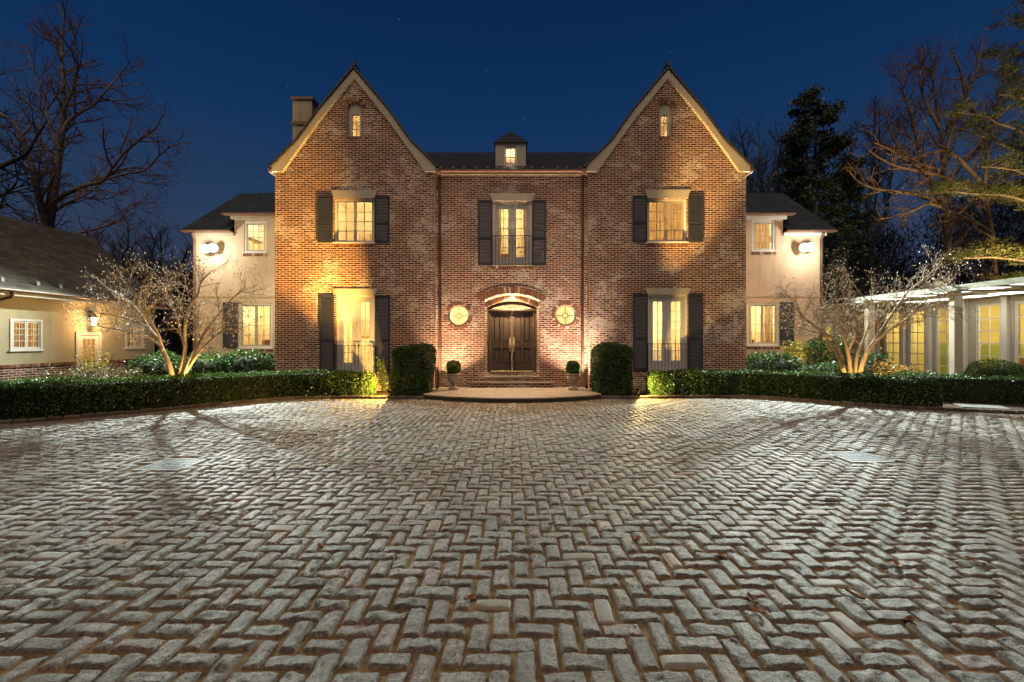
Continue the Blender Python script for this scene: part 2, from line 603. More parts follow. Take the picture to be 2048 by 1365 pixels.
# the last of the twilight from the sky model is laid over the night gradient
sk = wn('MixRGB', blend_type='ADD')
sk.inputs[0].default_value = 0.012
nt.links.new(sm.outputs[0], sk.inputs[1])
nt.links.new(sky.outputs[0], sk.inputs[2])
nt.links.new(sk.outputs[0], bg.inputs[0])
bg.inputs[1].default_value = 0.84
nt.links.new(bg.outputs[0], wo.inputs[0])


def lamp(name, typ, loc, power, color, target=None, radius=0.05, angle=90, blend=0.3, sizey=None):
    l = bpy.data.lights.new(name, typ)
    l.energy = power
    l.color = color
    if typ == 'SPOT':
        l.spot_size = R(angle)
        l.spot_blend = blend
    if typ in ('SPOT', 'POINT'):
        l.shadow_soft_size = radius
    if typ == 'AREA':
        l.size = radius
        if sizey:
            l.shape = 'RECTANGLE'
            l.size_y = sizey
    if typ == 'SUN':
        l.angle = R(angle)
    o = bpy.data.objects.new(name, l)
    COL.objects.link(o)
    o.location = loc
    if target is not None:
        o.rotation_euler = (Vector(target) - Vector(loc)).to_track_quat('-Z', 'Y').to_euler()
    return o


# added warm fill from behind the camera, no such lamp in view
lamp('warm_fill', 'SUN', (0, -3, 32), 1.3, (1.0, 0.75, 0.53), (1.5, 12, 6), angle=50)

# ------------------------------------------------------------------ ground, paving
KL = [(-20, 4.2), (-16.5, 6.6), (-13.6, 8.9), (-12.2, 9.9), (-11.0, 10.75), (-9.95, 11.8), (-8.9, 13.0), (-8.15, 14.05), (-7.3, 14.75), (-5.7, 15.0), (-4.3, 14.9), (-2.9, 14.95)]
KR = [(2.9, 14.95), (4.4, 15.0), (7.2, 15.15), (8.3, 15.05), (9.1, 14.4), (9.9, 13.45), (10.8, 12.8), (11.8, 12.3), (13.15, 11.75), (15.5, 11.1), (20, 10.2)]


def smooth_path(pts, n):
    P = np.array(pts, float)
    d = np.concatenate([[0], np.cumsum(np.linalg.norm(np.diff(P, axis=0), axis=1))])
    s = np.linspace(0, d[-1], n)
    Q = np.stack([np.interp(s, d, P[:, k]) for k in range(P.shape[1])], 1)
    for _ in range(3):
        Q[1:-1] = 0.25 * Q[:-2] + 0.5 * Q[1:-1] + 0.25 * Q[2:]
    return Q


KLs, KRs = smooth_path(KL, 90), smooth_path(KR, 90)
STOOP_R, STOOP_C, STOOP_X = 4.6, (0.0, 18.58), 2.92


def stoop_y(x):
    return STOOP_C[1] - np.sqrt(np.maximum(STOOP_R ** 2 - (x - STOOP_C[0]) ** 2, 0))


def edge_y(x):
    x = np.asarray(x, float)
    y = np.interp(x, np.concatenate([KLs[:, 0], KRs[:, 0]]), np.concatenate([KLs[:, 1], KRs[:, 1]]))
    return np.where(np.abs(x) < STOOP_X, stoop_y(x), y)


t = NT('lawn_soil')
p = t.pos()
t.bsdf(t.ramp(t.noise(p, 0.8, 6, 0.7), [(0.3, (0.012, 0.016, 0.008)), (0.7, (0.035, 0.04, 0.018))]), 0.95, t.bump(t.noise(p, 12, 5, 0.7), 0.6, 0.05), 0, 0.2)
M['lawn'] = t.m
t = NT('bark_mulch')
p = t.pos()
a = t.noise(p, 22, 5, 0.75)
t.bsdf(t.ramp(a, [(0.35, (0.018, 0.011, 0.007)), (0.6, (0.06, 0.036, 0.02)), (0.75, (0.15, 0.1, 0.06))]), 0.95, t.bump(a, 0.9, 0.03), 0, 0.2)
M['mulch'] = t.m
t = NT('joint_sand')
p = t.pos()
a = t.noise(p, 9, 6, 0.7)
b = t.noise(p, 90, 3, 0.7)
t.bsdf(t.ramp(t.math('ADD', t.math('MULTIPLY', a, 0.7), t.math('MULTIPLY', b, 0.3)), [(0.3, (0.075, 0.048, 0.022)), (0.55, (0.185, 0.122, 0.056)), (0.75, (0.27, 0.19, 0.1))]),
       0.9, t.bump(b, 0.7, 0.01), 0, 0.25)
M['joint'] = t.m

t = NT('granite_setts')
p = t.pos()
tint = t.n('Attribute', attribute_name='tint').outputs['Fac']
worn = t.n('Attribute', attribute_name='worn').outputs['Fac']
shf = t.n('Vector' + 'Math', operation='ADD')
t.set(shf.inputs[0], p)
cmb = t.n('CombineXYZ', {0: t.math('MULTIPLY', tint, 37.0), 1: t.math('MULTIPLY', tint, 91.0), 2: 0.0})
t.set(shf.inputs[1], cmb)
q = shf.outputs[0]
a = t.noise(q, 26, 6, 0.78, 0.5)
b = t.noise(q, 95, 4, 0.75)
c = t.noise(q, 11, 3, 0.6)
base = t.ramp(tint, [(0.0, (0.105, 0.09, 0.072)), (0.25, (0.19, 0.175, 0.14)), (0.55, (0.245, 0.232, 0.188)), (0.78, (0.28, 0.265, 0.218)), (0.86, (0.27, 0.195, 0.145)), (1.0, (0.29, 0.27, 0.23))])
spk = t.math('ADD', t.math('MULTIPLY', a, 0.6), t.math('MULTIPLY', b, 0.4))
rough_amt = t.math('SUBTRACT', 1.0, t.math('MULTIPLY', worn, 0.8))
dark = t.mix(1.0, base, (0, 0, 0))
col = t.mix(t.math('MULTIPLY', t.step(spk, 0.56, 0.44), t.math('MULTIPLY', rough_amt, 0.88)), base, (0.06, 0.048, 0.034))
col = t.mix(t.math('MULTIPLY', t.step(b, 0.55, 0.75), 0.45), col, (0.42, 0.40, 0.36))
col = t.mix(t.math('MULTIPLY', worn, 0.28), col, (0.10, 0.09, 0.075))
col = t.mix(t.math('MULTIPLY', t.step(c, 0.5, 0.75), 0.4), col, (0.15, 0.105, 0.065))
brown_patch = t.noise(p, 0.45, 4, 0.6, 0.5)  # broad brown patches at random
col = t.mix(t.math('MULTIPLY', t.step(brown_patch, 0.46, 0.66), 0.6), col, t.mix(0.5, col, (0.14, 0.08, 0.045)))
# low shoulders turn orange-brown: the warm fill on the stone sides, painted in
zz = t.n('SeparateXYZ', {0: p}).outputs[2]
col = t.mix(t.math('MULTIPLY', t.step(zz, 0.006, -0.010), 0.9), col, (0.21, 0.115, 0.05))
hh = t.math('ADD', t.math('MULTIPLY', a, 0.9), t.math('MULTIPLY', b, 0.45))
nb = t.n('Bump', {'Distance': 0.03})
t.set(nb.inputs['Strength'], t.math('MULTIPLY', rough_amt, 0.9))
t.set(nb.inputs['Height'], hh)
rg = t.math('ADD', t.math('MULTIPLY', worn, 0.12), t.math('ADD', 0.48, t.math('MULTIPLY', c, 0.14)))
t.bsdf(col, rg, nb.outputs[0], 0, 0.5)
M['sett'] = t.m

b_ = MB()
b_.prism([(-400, -60), (400, -60), (400, 700), (-400, 700)], 0, 1)
v = np.array([(-400, -80, -0.09), (400, -80, -0.09), (400, 700, -0.09), (-400, 700, -0.09)])
o = np_mesh('ground', v, [[(0, 1, 2, 3)]], M['lawn'])
tag(o, 'dark lawn and soil beyond the courtyard', None, None, 'structure')

# joint bed under the stones
xs = np.linspace(-20, 20, 161)
ey = edge_y(xs) + 0.12
V = np.concatenate([np.stack([xs, np.full_like(xs, -6.0), np.full_like(xs, -0.004)], 1), np.stack([xs, ey, np.full_like(xs, -0.004)], 1)])
i = np.arange(160)
o = np_mesh('courtyard', V, [np.stack([i, i + 1, i + 162, i + 161], 1)], M['joint'])
tag(o, 'sandy joints of the courtyard under the granite setts', None, None, 'structure')

DRAINS = [wp(345, 930, 1.9 * F / (930 - CY)), wp(1715, 915, 1.9 * F / (915 - CY))]


def sett_field():
    rng = np.random.default_rng(11)
    Wd = 0.1455
    C, HL, HW, HZ = [], [], [], []
    for ix in range(-130, 131):
        for iy in range(2, 112):
            cc = (ix - iy) % 4
            if cc == 0:
                C.append(((ix + 1) * Wd, (iy + 0.5) * Wd)); HZ.append(1)
            elif cc == 3:
                C.append(((ix + 0.5) * Wd, (iy + 1) * Wd)); HZ.append(0)
    C = np.array(C)
    HZ = np.array(HZ, bool)
    keep = (C[:, 1] < edge_y(C[:, 0]) - 0.30) & (np.abs(C[:, 0]) < C[:, 1] * 1.22 + 1.6) & (C[:, 1] > 1.1)
    for d in DRAINS:
        keep &= ~((np.abs(C[:, 0] - d[0]) < 0.39) & (np.abs(C[:, 1] - d[1]) < 0.39))
    C, HZ = C[keep], HZ[keep]
    n = len(C)
    C = C + rng.normal(0, 0.004, (n, 2))
    hl = 0.1372 + rng.normal(0, 0.006, n)
    hw = 0.0645 + rng.normal(0, 0.004, n)
    # a band of setts laid along the kerb
    for Kp in (KLs, KRs):
        d = np.concatenate([[0], np.cumsum(np.linalg.norm(np.diff(Kp, axis=0), axis=1))])
    return C, HZ, hl, hw


def sett_mesh(name, C, HZ, hl, hw, s, tt, seed):
    rng = np.random.default_rng(seed)
    n, ns, nt_ = len(C), len(s), len(tt)
    Sg, Tg = np.meshgrid(s, tt, indexing='ij')
    Sg, Tg = Sg.ravel(), Tg.ravel()
    m = len(Sg)
    worn = (rng.random(n) < 0.035) * rng.uniform(0.7, 1, n)
    tint = np.clip(rng.beta(2.2, 2.4, n) * 0.86, 0, 1)
    tint = np.where(worn > 0, rng.uniform(0.5, 0.9, n), tint)
    tint = np.where(rng.random(n) < 0.09, rng.uniform(0.82, 0.9, n), tint)
    k = 1 - rng.uniform(0.05, 0.16, n)[:, None] * (np.abs(Sg) ** 6 * np.abs(Tg) ** 4)[None]
    lx = Sg[None] * hl[:, None] * (1 - (1 - k) * 0.5)
    ly = Tg[None] * hw[:, None] * k
    d = np.minimum((1 - np.abs(Sg))[None] * hl[:, None], (1 - np.abs(Tg))[None] * hw[:, None])
    rnd = rng.uniform(0.010, 0.022, n)[:, None]
    z = -0.036 * np.clip(1 - d / rnd, 0, 1) ** 1.8
    a = rng.normal(0, 0.05, n) + np.where(HZ, 0, math.pi / 2)
    a = np.where(HZ, 0, math.pi / 2) + rng.normal(0, 0.022, n)
    ca, sa = np.cos(a)[:, None], np.sin(a)[:, None]
    X = C[:, :1] + lx * ca - ly * sa
    Y = C[:, 1:2] + lx * sa + ly * ca
    P = np.stack([X.ravel(), Y.ravel(), np.zeros(n * m)], 1)
    amp = np.where(worn > 0, 0.0012, rng.uniform(0.004, 0.008, n))[:, None]
    nz = (lumps(P, 3, 45).reshape(n, m) + 0.7 * lumps(P, 5, 120).reshape(n, m)) * amp
    wob = 0.0045 * lumps(P, 9, 38).reshape(n, m) * np.clip(1 - d / 0.03, 0, 1)
    tilt = rng.normal(0, 0.026, (n, 2))
    Z = z + nz + rng.normal(0, 0.0035, n)[:, None] + tilt[:, :1] * lx + tilt[:, 1:] * ly + 0.019
    Z -= 0.004 * (Sg ** 2 + Tg ** 2)[None]
    V = np.stack([X + wob, Y + wob * 0.8, Z], -1).reshape(-1, 3)
    ii, jj = np.meshgrid(np.arange(ns - 1), np.arange(nt_ - 1), indexing='ij')
    f = np.stack([ii * nt_ + jj, (ii + 1) * nt_ + jj, (ii + 1) * nt_ + jj + 1, ii * nt_ + jj + 1], -1).reshape(-1, 4)
    Fq = (f[None] + (np.arange(n) * m)[:, None, None]).reshape(-1, 4)
    o = np_mesh(name, V, [Fq], M['sett'], None, {'tint': ('POINT', np.repeat(tint, m)), 'worn': ('POINT', np.repeat(worn, m))}, smooth=True)
    return o


C_, HZ_, hl_, hw_ = sett_field()
nearm = C_[:, 1] < 5.2
s_hi = np.array([-1, -.965, -.92, -.82, -.68, -.5, -.32, -.12, .1, .3, .5, .68, .82, .92, .965, 1])
t_hi = np.array([-1, -.94, -.84, -.66, -.42, -.14, .14, .42, .66, .84, .94, 1])
s_lo = np.array([-1, -.95, -.85, -.45, 0, .45, .85, .95, 1])
t_lo = np.array([-1, -.9, -.7, 0, .7, .9, 1])
o = sett_mesh('cobblestone_paving', C_[nearm], HZ_[nearm], hl_[nearm], hw_[nearm], s_hi, t_hi, 21)
tag(o, 'near granite setts laid in herringbone', None, None, 'structure')
o = sett_mesh('cobblestone_paving', C_[~nearm], HZ_[~nearm], hl_[~nearm], hw_[~nearm], s_lo, t_lo, 22)
tag(o, 'far granite setts laid in herringbone', None, None, 'structure')


# kerb of squared stones and the beds behind it
def kerb_stones():
    rng = np.random.default_rng(5)
    b = MB()
    hl, hw, C, A = [], [], [], []
    for Kp in (KLs, KRs):
        d = np.concatenate([[0], np.cumsum(np.linalg.norm(np.diff(Kp, axis=0), axis=1))])
        s = 0.0
        while s < d[-1] - 0.2:
            L = rng.uniform(0.22, 0.34)
            q0 = np.array([np.interp(s, d, Kp[:, k]) for k in (0, 1)])
            q1 = np.array([np.interp(min(s + L, d[-1]), d, Kp[:, k]) for k in (0, 1)])
            C.append((q0 + q1) / 2); A.append(math.atan2(q1[1] - q0[1], q1[0] - q0[0])); hl.append(L / 2 - 0.006); hw.append(0.07)
            # two courses of setts laid flat along the kerb's foot
            s += L
    for c, a, h, w_ in zip(C, A, hl, hw):
        u = np.array([math.cos(a), math.sin(a)])
        v_ = np.array([-u[1], u[0]])
        h2, w2 = h - 0.02, w_ - 0.018
        zt = 0.098 + rng.normal(0, 0.006)
        base = [c + u * sx * h + v_ * sy * w_ for sx, sy in ((-1, -1), (1, -1), (1, 1), (-1, 1))]
        top = [c + u * sx * h2 + v_ * sy * w2 for sx, sy in ((-1, -1), (1, -1), (1, 1), (-1, 1))]
        pts = [(q[0], -0.06, q[1]) for q in base] + [(q[0], zt - 0.022, q[1]) for q in base] + [(q[0], zt, q[1]) for q in top]
        fs = [(3, 2, 1, 0)]
        for k0 in (0, 4):
            for k in range(4):
                k2 = (k + 1) % 4
                fs.append((k0 + k, k0 + k2, k0 + 4 + k2, k0 + 4 + k))
        fs.append((8, 9, 10, 11))
        b.tint = rng.uniform(0, 1)
        b.add(pts, fs)
    return b


t = NT('kerb_granite')
p = t.pos()
tint = t.n('Attribute', attribute_name='tint').outputs['Fac']
a = t.noise(p, 40, 5, 0.7)
bs = t.ramp(tint, [(0, (0.05, 0.04, 0.03)), (0.5, (0.085, 0.068, 0.052)), (1, (0.13, 0.105, 0.08))])
t.bsdf(t.mix(t.math('MULTIPLY', t.step(a, 0.55, 0.35), 0.7), bs, (0.03, 0.022, 0.016)), 0.85, t.bump(a, 0.8, 0.015), 0, 0.3)
M['kerb'] = t.m
tag(kerb_stones().build('kerb', M['kerb']), 'low stone kerb round the planting beds', None, None, 'structure')

# flat border setts between the herringbone and the kerb
cb, hb, lb, wb = [], [], [], []
rng = np.random.default_rng(8)
VV, FF, tnt, wrn, off = [], [], [], [], 0


def border_setts():
    cs, ang = [], []
    for Kp in (KLs, KRs):
        d = np.concatenate([[0], np.cumsum(np.linalg.norm(np.diff(Kp, axis=0), axis=1))])
        for row in (0.145, 0.285):
            s = 0.1 + row
            while s < d[-1] - 0.15:
                q = np.array([np.interp(s, d, Kp[:, k]) for k in (0, 1)])
                q1 = np.array([np.interp(s + 0.05, d, Kp[:, k]) for k in (0, 1)])
                u = (q1 - q) / (np.linalg.norm(q1 - q) + 1e-9)
                nrm = np.array([u[1], -u[0]])
                c = q + nrm * row
                if abs(c[0]) < c[1] * 1.25 + 2 and abs(c[0]) > 2.95:
                    cs.append(c); ang.append(math.atan2(u[1], u[0]))
                s += 0.262
    return np.array(cs), np.array(ang)


cs, ang = border_setts()
s9, t9 = s_lo, t_lo
Sg, Tg = [g.ravel() for g in np.meshgrid(s9, t9, indexing='ij')]
n, m = len(cs), len(Sg)
hl = 0.122 + rng.normal(0, 0.004, n)
hw = 0.062 + rng.normal(0, 0.003, n)
lx, ly = Sg[None] * hl[:, None], Tg[None] * hw[:, None]
d = np.minimum((1 - np.abs(Sg))[None] * hl[:, None], (1 - np.abs(Tg))[None] * hw[:, None])
ca, sa = np.cos(ang)[:, None], np.sin(ang)[:, None]
X, Y = cs[:, :1] + lx * ca - ly * sa, cs[:, 1:] + lx * sa + ly * ca
P = np.stack([X.ravel(), Y.ravel(), 0 * X.ravel()], 1)
Z = -0.045 * np.clip(1 - d / 0.022, 0, 1) ** 1.8 + 0.013 + rng.normal(0, 0.003, n)[:, None] + 0.003 * lumps(P, 3, 45).reshape(n, m)
ii, jj = np.meshgrid(np.arange(len(s9) - 1), np.arange(len(t9) - 1), indexing='ij')
f = np.stack([ii * len(t9) + jj, (ii + 1) * len(t9) + jj, (ii + 1) * len(t9) + jj + 1, ii * len(t9) + jj + 1], -1).reshape(-1, 4)
o = np_mesh('border_paving', np.stack([X, Y, Z], -1).reshape(-1, 3), [(f[None] + (np.arange(n) * m)[:, None, None]).reshape(-1, 4)], M['sett'], None,
            {'tint': ('POINT', np.repeat(rng.uniform(0.05, 0.6, n), m)), 'worn': ('POINT', np.zeros(n * m))}, smooth=True)
tag(o, 'border rows of setts along the kerb', None, None, 'structure')

# beds
for Kp, lab in ((KLs, 'mulched planting bed on the left'), (KRs, 'mulched planting bed on the right')):
    n = len(Kp)
    d = np.gradient(Kp, axis=0)
    d /= np.linalg.norm(d, axis=1, keepdims=True)
    nr = np.stack([-d[:, 1], d[:, 0]], 1)
    cols = []
    for k, off_ in enumerate((0.06, 0.5, 1.2, 2.5, 5.0, 9.0)):
        q = Kp + nr * off_ if k < 3 else np.stack([Kp[:, 0], Kp[:, 1] + off_ * 1.0], 1)
        z = 0.045 + 0.02 * lumps(np.column_stack([q, 0 * q[:, 0]]), 4, 3)
        cols.append(np.column_stack([q, z]))
    V = np.concatenate(cols)
    i, j = np.meshgrid(np.arange(n - 1), np.arange(5), indexing='ij')
    fq = np.stack([j * n + i, j * n + i + 1, (j + 1) * n + i + 1, (j + 1) * n + i], -1).reshape(-1, 4)
    tag(np_mesh('planting_bed', V, [fq], M['mulch'], smooth=True), lab, None, None, 'structure')

# flagstone material, stoop, side path
t = NT('flagstone')
p = t.pos()
a = t.noise(p, 1.8, 5, 0.6)
b2 = t.noise(p, 60, 4, 0.7)
sp = t.n('SeparateXYZ', {0: p})
bt = t.n('TexBrick', {'Vector': t.n('CombineXYZ', {0: sp.outputs[0], 1: sp.outputs[1], 2: 0.0}), 'Scale': 1.0, 'Mortar Size': 0.006, 'Brick Width': 1.1, 'Row Height': 0.62,
                      'Color1': (0.2, 0.2, 0.2), 'Color2': (0.8, 0.8, 0.8), 'Mortar': (0, 0, 0)})
col = t.ramp(t.math('ADD', t.math('MULTIPLY', a, 0.6), t.math('MULTIPLY', bt.outputs['Color'], 0.4)), [(0.2, (0.15, 0.12, 0.09)), (0.5, (0.24, 0.20, 0.155)), (0.8, (0.33, 0.27, 0.2))])
t.bsdf(t.mix(bt.outputs['Fac'], col, (0.08, 0.06, 0.045)), 0.6, t.bump(t.math('SUBTRACT', t.math('MULTIPLY', b2, 0.4), bt.outputs['Fac']), 0.5, 0.01), 0, 0.4)
M['flag'] = t.m

st = thing('front_stoop', 'wide curved stone stoop with two brick steps below the double front door', 'steps', (0, 17.0, 0))
ang_ = [math.asin(-STOOP_X / STOOP_R) + k * (2 * math.asin(STOOP_X / STOOP_R)) / 32 for k in range(33)]
arc = [(STOOP_C[0] + STOOP_R * math.sin(q), STOOP_C[1] - STOOP_R * math.cos(q)) for q in ang_]
bb = MB()
# prism works in (u, v); the stoop is a plan outline pushed upward, so u = x, v = y, w = z through this frame


class Plan(Frame):
    def __init__(self):
        pass

    def __call__(self, P):
        return np.asarray(P, float).reshape(-1, 3)


bb = MB(Plan())
bb.prism(arc + [(STOOP_X, 17.24), (-STOOP_X, 17.24)], -0.05, 0.105)
bb.build('base_course', M['kerb'], st)
arc2 = [(STOOP_C[0] + (STOOP_R + 0.035) * math.sin(q), STOOP_C[1] - (STOOP_R + 0.035) * math.cos(q)) for q in ang_]
bb = MB(Plan())
bb.prism(arc2 + [(STOOP_X + 0.02, 17.235), (-STOOP_X - 0.02, 17.235)], 0.107, 0.152)
bb.build('platform', M['flag'], st)
bb = MB()
bb.box(-1.55, 1.55, 0.153, 0.305, 17.03, 17.238)
bb.build('step_riser', M['brick_base'], st)
bb = MB()
bb.box(-1.60, 1.60, 0.306, 0.36, 16.99, 17.236)
bb.build('step_tread', M['flag'], st)
pth = MB(Plan())
pth.prism([(12.6, 12.72), (13.5, 12.3), (14.0, 13.1), (13.1, 13.55)], 0.0, 0.062)
M['pathstone'] = simple('path_bluestone', (0.115, 0.12, 0.105), 0.85, 0.35, 4.0, 0, 0.4)
tag(pth.build('path', M['pathstone']), 'pale stone slab of the side path by the right kerb', None, None, 'structure')
# ------------------------------------------------------------------ window, shutter and rail builders
def room_box(fr, parent, u0, u1, v0, v1, w0, w1, mat, name='room'):
    """the lit room behind an opening: five inward faces"""
    b = MB(fr)
    p = [(u0, v0, w0), (u1, v0, w0), (u1, v1, w0), (u0, v1, w0), (u0, v0, w1), (u1, v0, w1), (u1, v1, w1), (u0, v1, w1)]
    b.add(p, [(4, 5, 6, 7), (0, 4, 7, 3), (5, 1, 2, 6), (7, 6, 2, 3), (0, 1, 5, 4)])
    return b.build(name, mat, parent)


def room_lamp(fr, u, v, w, power, color=(1.0, 0.72, 0.36), r=0.09):
    q = fr([(u, v, w)])[0]
    c = (1.0, 0.5 + 0.5 * color[1], 0.28 + 0.72 * color[2])
    lamp('room_lamp', 'POINT', tuple(q), power * ROOMK, c, radius=r)


def curtain(fr, parent, u0, u1, v0, v1, w, mat, amp=0.03, waves=6):
    n = 40
    us = np.linspace(u0, u1, n)
    ws = w + amp * np.sin(np.linspace(0, waves * 2 * math.pi, n)) + amp * 0.4 * np.sin(np.linspace(1, waves * 5, n))
    P = np.concatenate([np.stack([us, np.full(n, v0), ws], 1), np.stack([us, np.full(n, v1), ws], 1)])
    P = np.concatenate([P, P + np.array([0, 0, 0.012])])
    i = np.arange(n - 1)
    f1 = np.stack([i, i + 1, i + n + 1, i + n], 1)
    return np_mesh('curtain', fr(P), [np.concatenate([f1, (f1 + 2 * n)[:, ::-1]])], mat, parent, smooth=True)


def glazed(fr, parent, name, u0, u1, v0, v1, leaves=2, cols=2, rows=4, fw=0.055, sw=0.06, bot=None, top=None, w=0.10, mat='sash', fmat='white',
           glass='glass', mun=0.026, handles=False, sill=True, room=None, label=None):
    """a window or a glazed door: frame > sash with glazing bars, pane, sill, handle"""
    bot = sw if bot is None else bot
    top = sw if top is None else top
    b = MB(fr)
    b.box(u0, u0 + fw, v0, v1, w, w + 0.09)
    b.box(u1 - fw, u1, v0, v1, w, w + 0.09)
    b.box(u0 + fw, u1 - fw, v1 - fw, v1, w + 0.001, w + 0.089)
    b.box(u0 + fw, u1 - fw, v0, v0 + fw * 0.7, w + 0.001, w + 0.089)
    win = b.build(name, M[fmat], parent, label)
    a0, a1, b0, b1 = u0 + fw + 0.003, u1 - fw - 0.003, v0 + fw * 0.7 + 0.003, v1 - fw - 0.003
    lw = (a1 - a0) / leaves
    ww = w + 0.022
    for k in range(leaves):
        l0, l1 = a0 + k * lw + 0.002, a0 + (k + 1) * lw - 0.002
        s = MB(fr)
        s.box(l0, l0 + sw, b0, b1, ww, ww + 0.045)
        s.box(l1 - sw, l1, b0, b1, ww, ww + 0.045)
        s.box(l0 + sw, l1 - sw, b1 - top, b1, ww + 0.001, ww + 0.044)
        s.box(l0 + sw, l1 - sw, b0, b0 + bot, ww + 0.001, ww + 0.044)
        g0, g1, h0, h1 = l0 + sw, l1 - sw, b0 + bot, b1 - top
        for c in range(1, cols):
            uc = g0 + (g1 - g0) * c / cols
            s.box(uc - mun / 2, uc + mun / 2, h0, h1, ww + 0.006, ww + 0.036)
        for r_ in range(1, rows):
            vc = h0 + (h1 - h0) * r_ / rows
            s.box(g0, g1, vc - mun / 2, vc + mun / 2, ww + 0.008, ww + 0.034)
        sash = s.build('door_leaf' if 'door' in name else 'sash', M[mat], win)
        p = MB(fr)
        p.add([(g0, h0, ww + 0.021), (g1, h0, ww + 0.021), (g1, h1, ww + 0.021), (g0, h1, ww + 0.021)], [(0, 1, 2, 3)])
        p.build('pane', M[glass], win)
        if handles:
            hu = l1 - sw / 2 if k == 0 else l0 + sw / 2
            hz = v0 + 1.0 if (v1 - v0) > 2 else v0 + (v1 - v0) * 0.45
            hb = MB(fr)
            hb.box(hu - 0.014, hu + 0.014, hz - 0.09, hz + 0.09, ww - 0.008, ww - 0.001)
            hb.tube([(hu, hz, ww - 0.009), (hu, hz, ww - 0.05), (hu + (-0.09 if k == 0 else 0.09), hz, ww - 0.055)], 0.009, 8)
            hb.build('handle', M['brass'], win)
    if sill:
        s = MB(fr)
        s.box(u0 - 0.04, u1 + 0.04, v0 - 0.05, v0 - 0.002, -0.05, w + 0.03)
        s.build('sill', M[fmat], win)
    if room:
        ru0, ru1, rv0, rv1, dep, mt = room[:6]
        room_box(fr, win, ru0, ru1, rv0, rv1, w + 0.10, w + 0.10 + dep, M[mt])
    return win


def shutter(fr, parent, u0, u1, v0, v1, w=-0.012, mid=0.42, label=None):
    b = MB(fr)
    th = 0.04
    st = 0.055
    b.box(u0, u0 + st, v0, v1, w - th, w)
    b.box(u1 - st, u1, v0, v1, w - th, w)
    vm = v0 + (v1 - v0) * mid
    for a, c in ((v0, v0 + 0.1), (vm - 0.045, vm + 0.045), (v1 - 0.08, v1)):
        b.box(u0 + st, u1 - st, a, c, w - th + 0.002, w - 0.002)
    for a, c in ((v0 + 0.1, vm - 0.045), (vm + 0.045, v1 - 0.08)):
        n = max(3, int((c - a) / 0.052))
        for k in range(n):
            z = a + (c - a) * (k + 0.5) / n
            hh = (c - a) / n * 0.62
            b.add([(u0 + st, z - hh, w - th + 0.004), (u1 - st, z - hh, w - th + 0.004), (u1 - st, z + hh, w - 0.006), (u0 + st, z + hh, w - 0.006),
                   (u0 + st, z - hh - 0.008, w - th + 0.010), (u1 - st, z - hh - 0.008, w - th + 0.010), (u1 - st, z + hh - 0.008, w - 0.001), (u0 + st, z + hh - 0.008, w - 0.001)],
                  [(0, 1, 2, 3), (5, 4, 7, 6), (4, 5, 1, 0), (3, 2, 6, 7)])
    return b.build('shutter', M['shutter'], parent, label)


def lintel(fr, parent, u0, u1, v0, v1, flare=0.1, mat='trim', label=None):
    b = MB(fr)
    b.prism([(u0, v0), (u1, v0), (u1 + flare, v1), (u0 - flare, v1)], -0.035, -0.002)
    return b.build('lintel', M[mat], parent, label)


def balcony_rail(fr, parent, u0, u1, v0, v1, n=12):
    b = MB(fr)
    for z in (v0 + 0.03, v1 - 0.012):
        b.box(u0, u1, z, z + 0.022, -0.105, -0.083)
    for k in range(n + 1):
        u = u0 + 0.008 + (u1 - u0 - 0.016) * k / n
        b.tube([(u, v0, -0.094), (u, v1, -0.094)], 0.008 if k not in (0, n) else 0.014, 6)
    for u in (u0 + 0.01, u1 - 0.01):
        for z in (v0 + 0.05, v1 - 0.03):
            b.tube([(u, z, -0.094), (u, z, 0.0)], 0.009, 6)
    for k in (0.3, 0.7):
        u = u0 + (u1 - u0) * k
        zc = (v0 + v1) / 2
        b.tube([(u, zc + 0.06, -0.094), (u + 0.035, zc, -0.094), (u, zc - 0.06, -0.094)], 0.006, 5)
        b.tube([(u, zc + 0.06, -0.094), (u - 0.035, zc, -0.094), (u, zc - 0.06, -0.094)], 0.006, 5)
    return b.build('balcony_rail', M['iron'], parent)


def soldier_row(fr, parent, u0, u1, v0, v1, name='brick_sill', w0=-0.02, w1=0.02, seed=1):
    rng = random.Random(seed)
    b = MB(fr)
    n = max(2, int((u1 - u0) / 0.075))
    for k in range(n):
        a = u0 + (u1 - u0) * k / n
        c = u0 + (u1 - u0) * (k + 1) / n
        b.tint = rng.random()
        b.box(a + 0.006, c - 0.006, v0 + rng.uniform(-.004, .004), v1, w0 + rng.uniform(-.004, .004), w1)
    b.tint = 1.2
    b.box(u0, u1, v0 + 0.008, v1 - 0.008, w0 + 0.012, w1 - 0.002)
    return b.build(name, M['voussoir'], parent)


def arch_pts(c, r, a0, a1, n):
    return [(c[0] + r * math.cos(a0 + (a1 - a0) * k / n), c[1] + r * math.sin(a0 + (a1 - a0) * k / n)) for k in range(n + 1)]


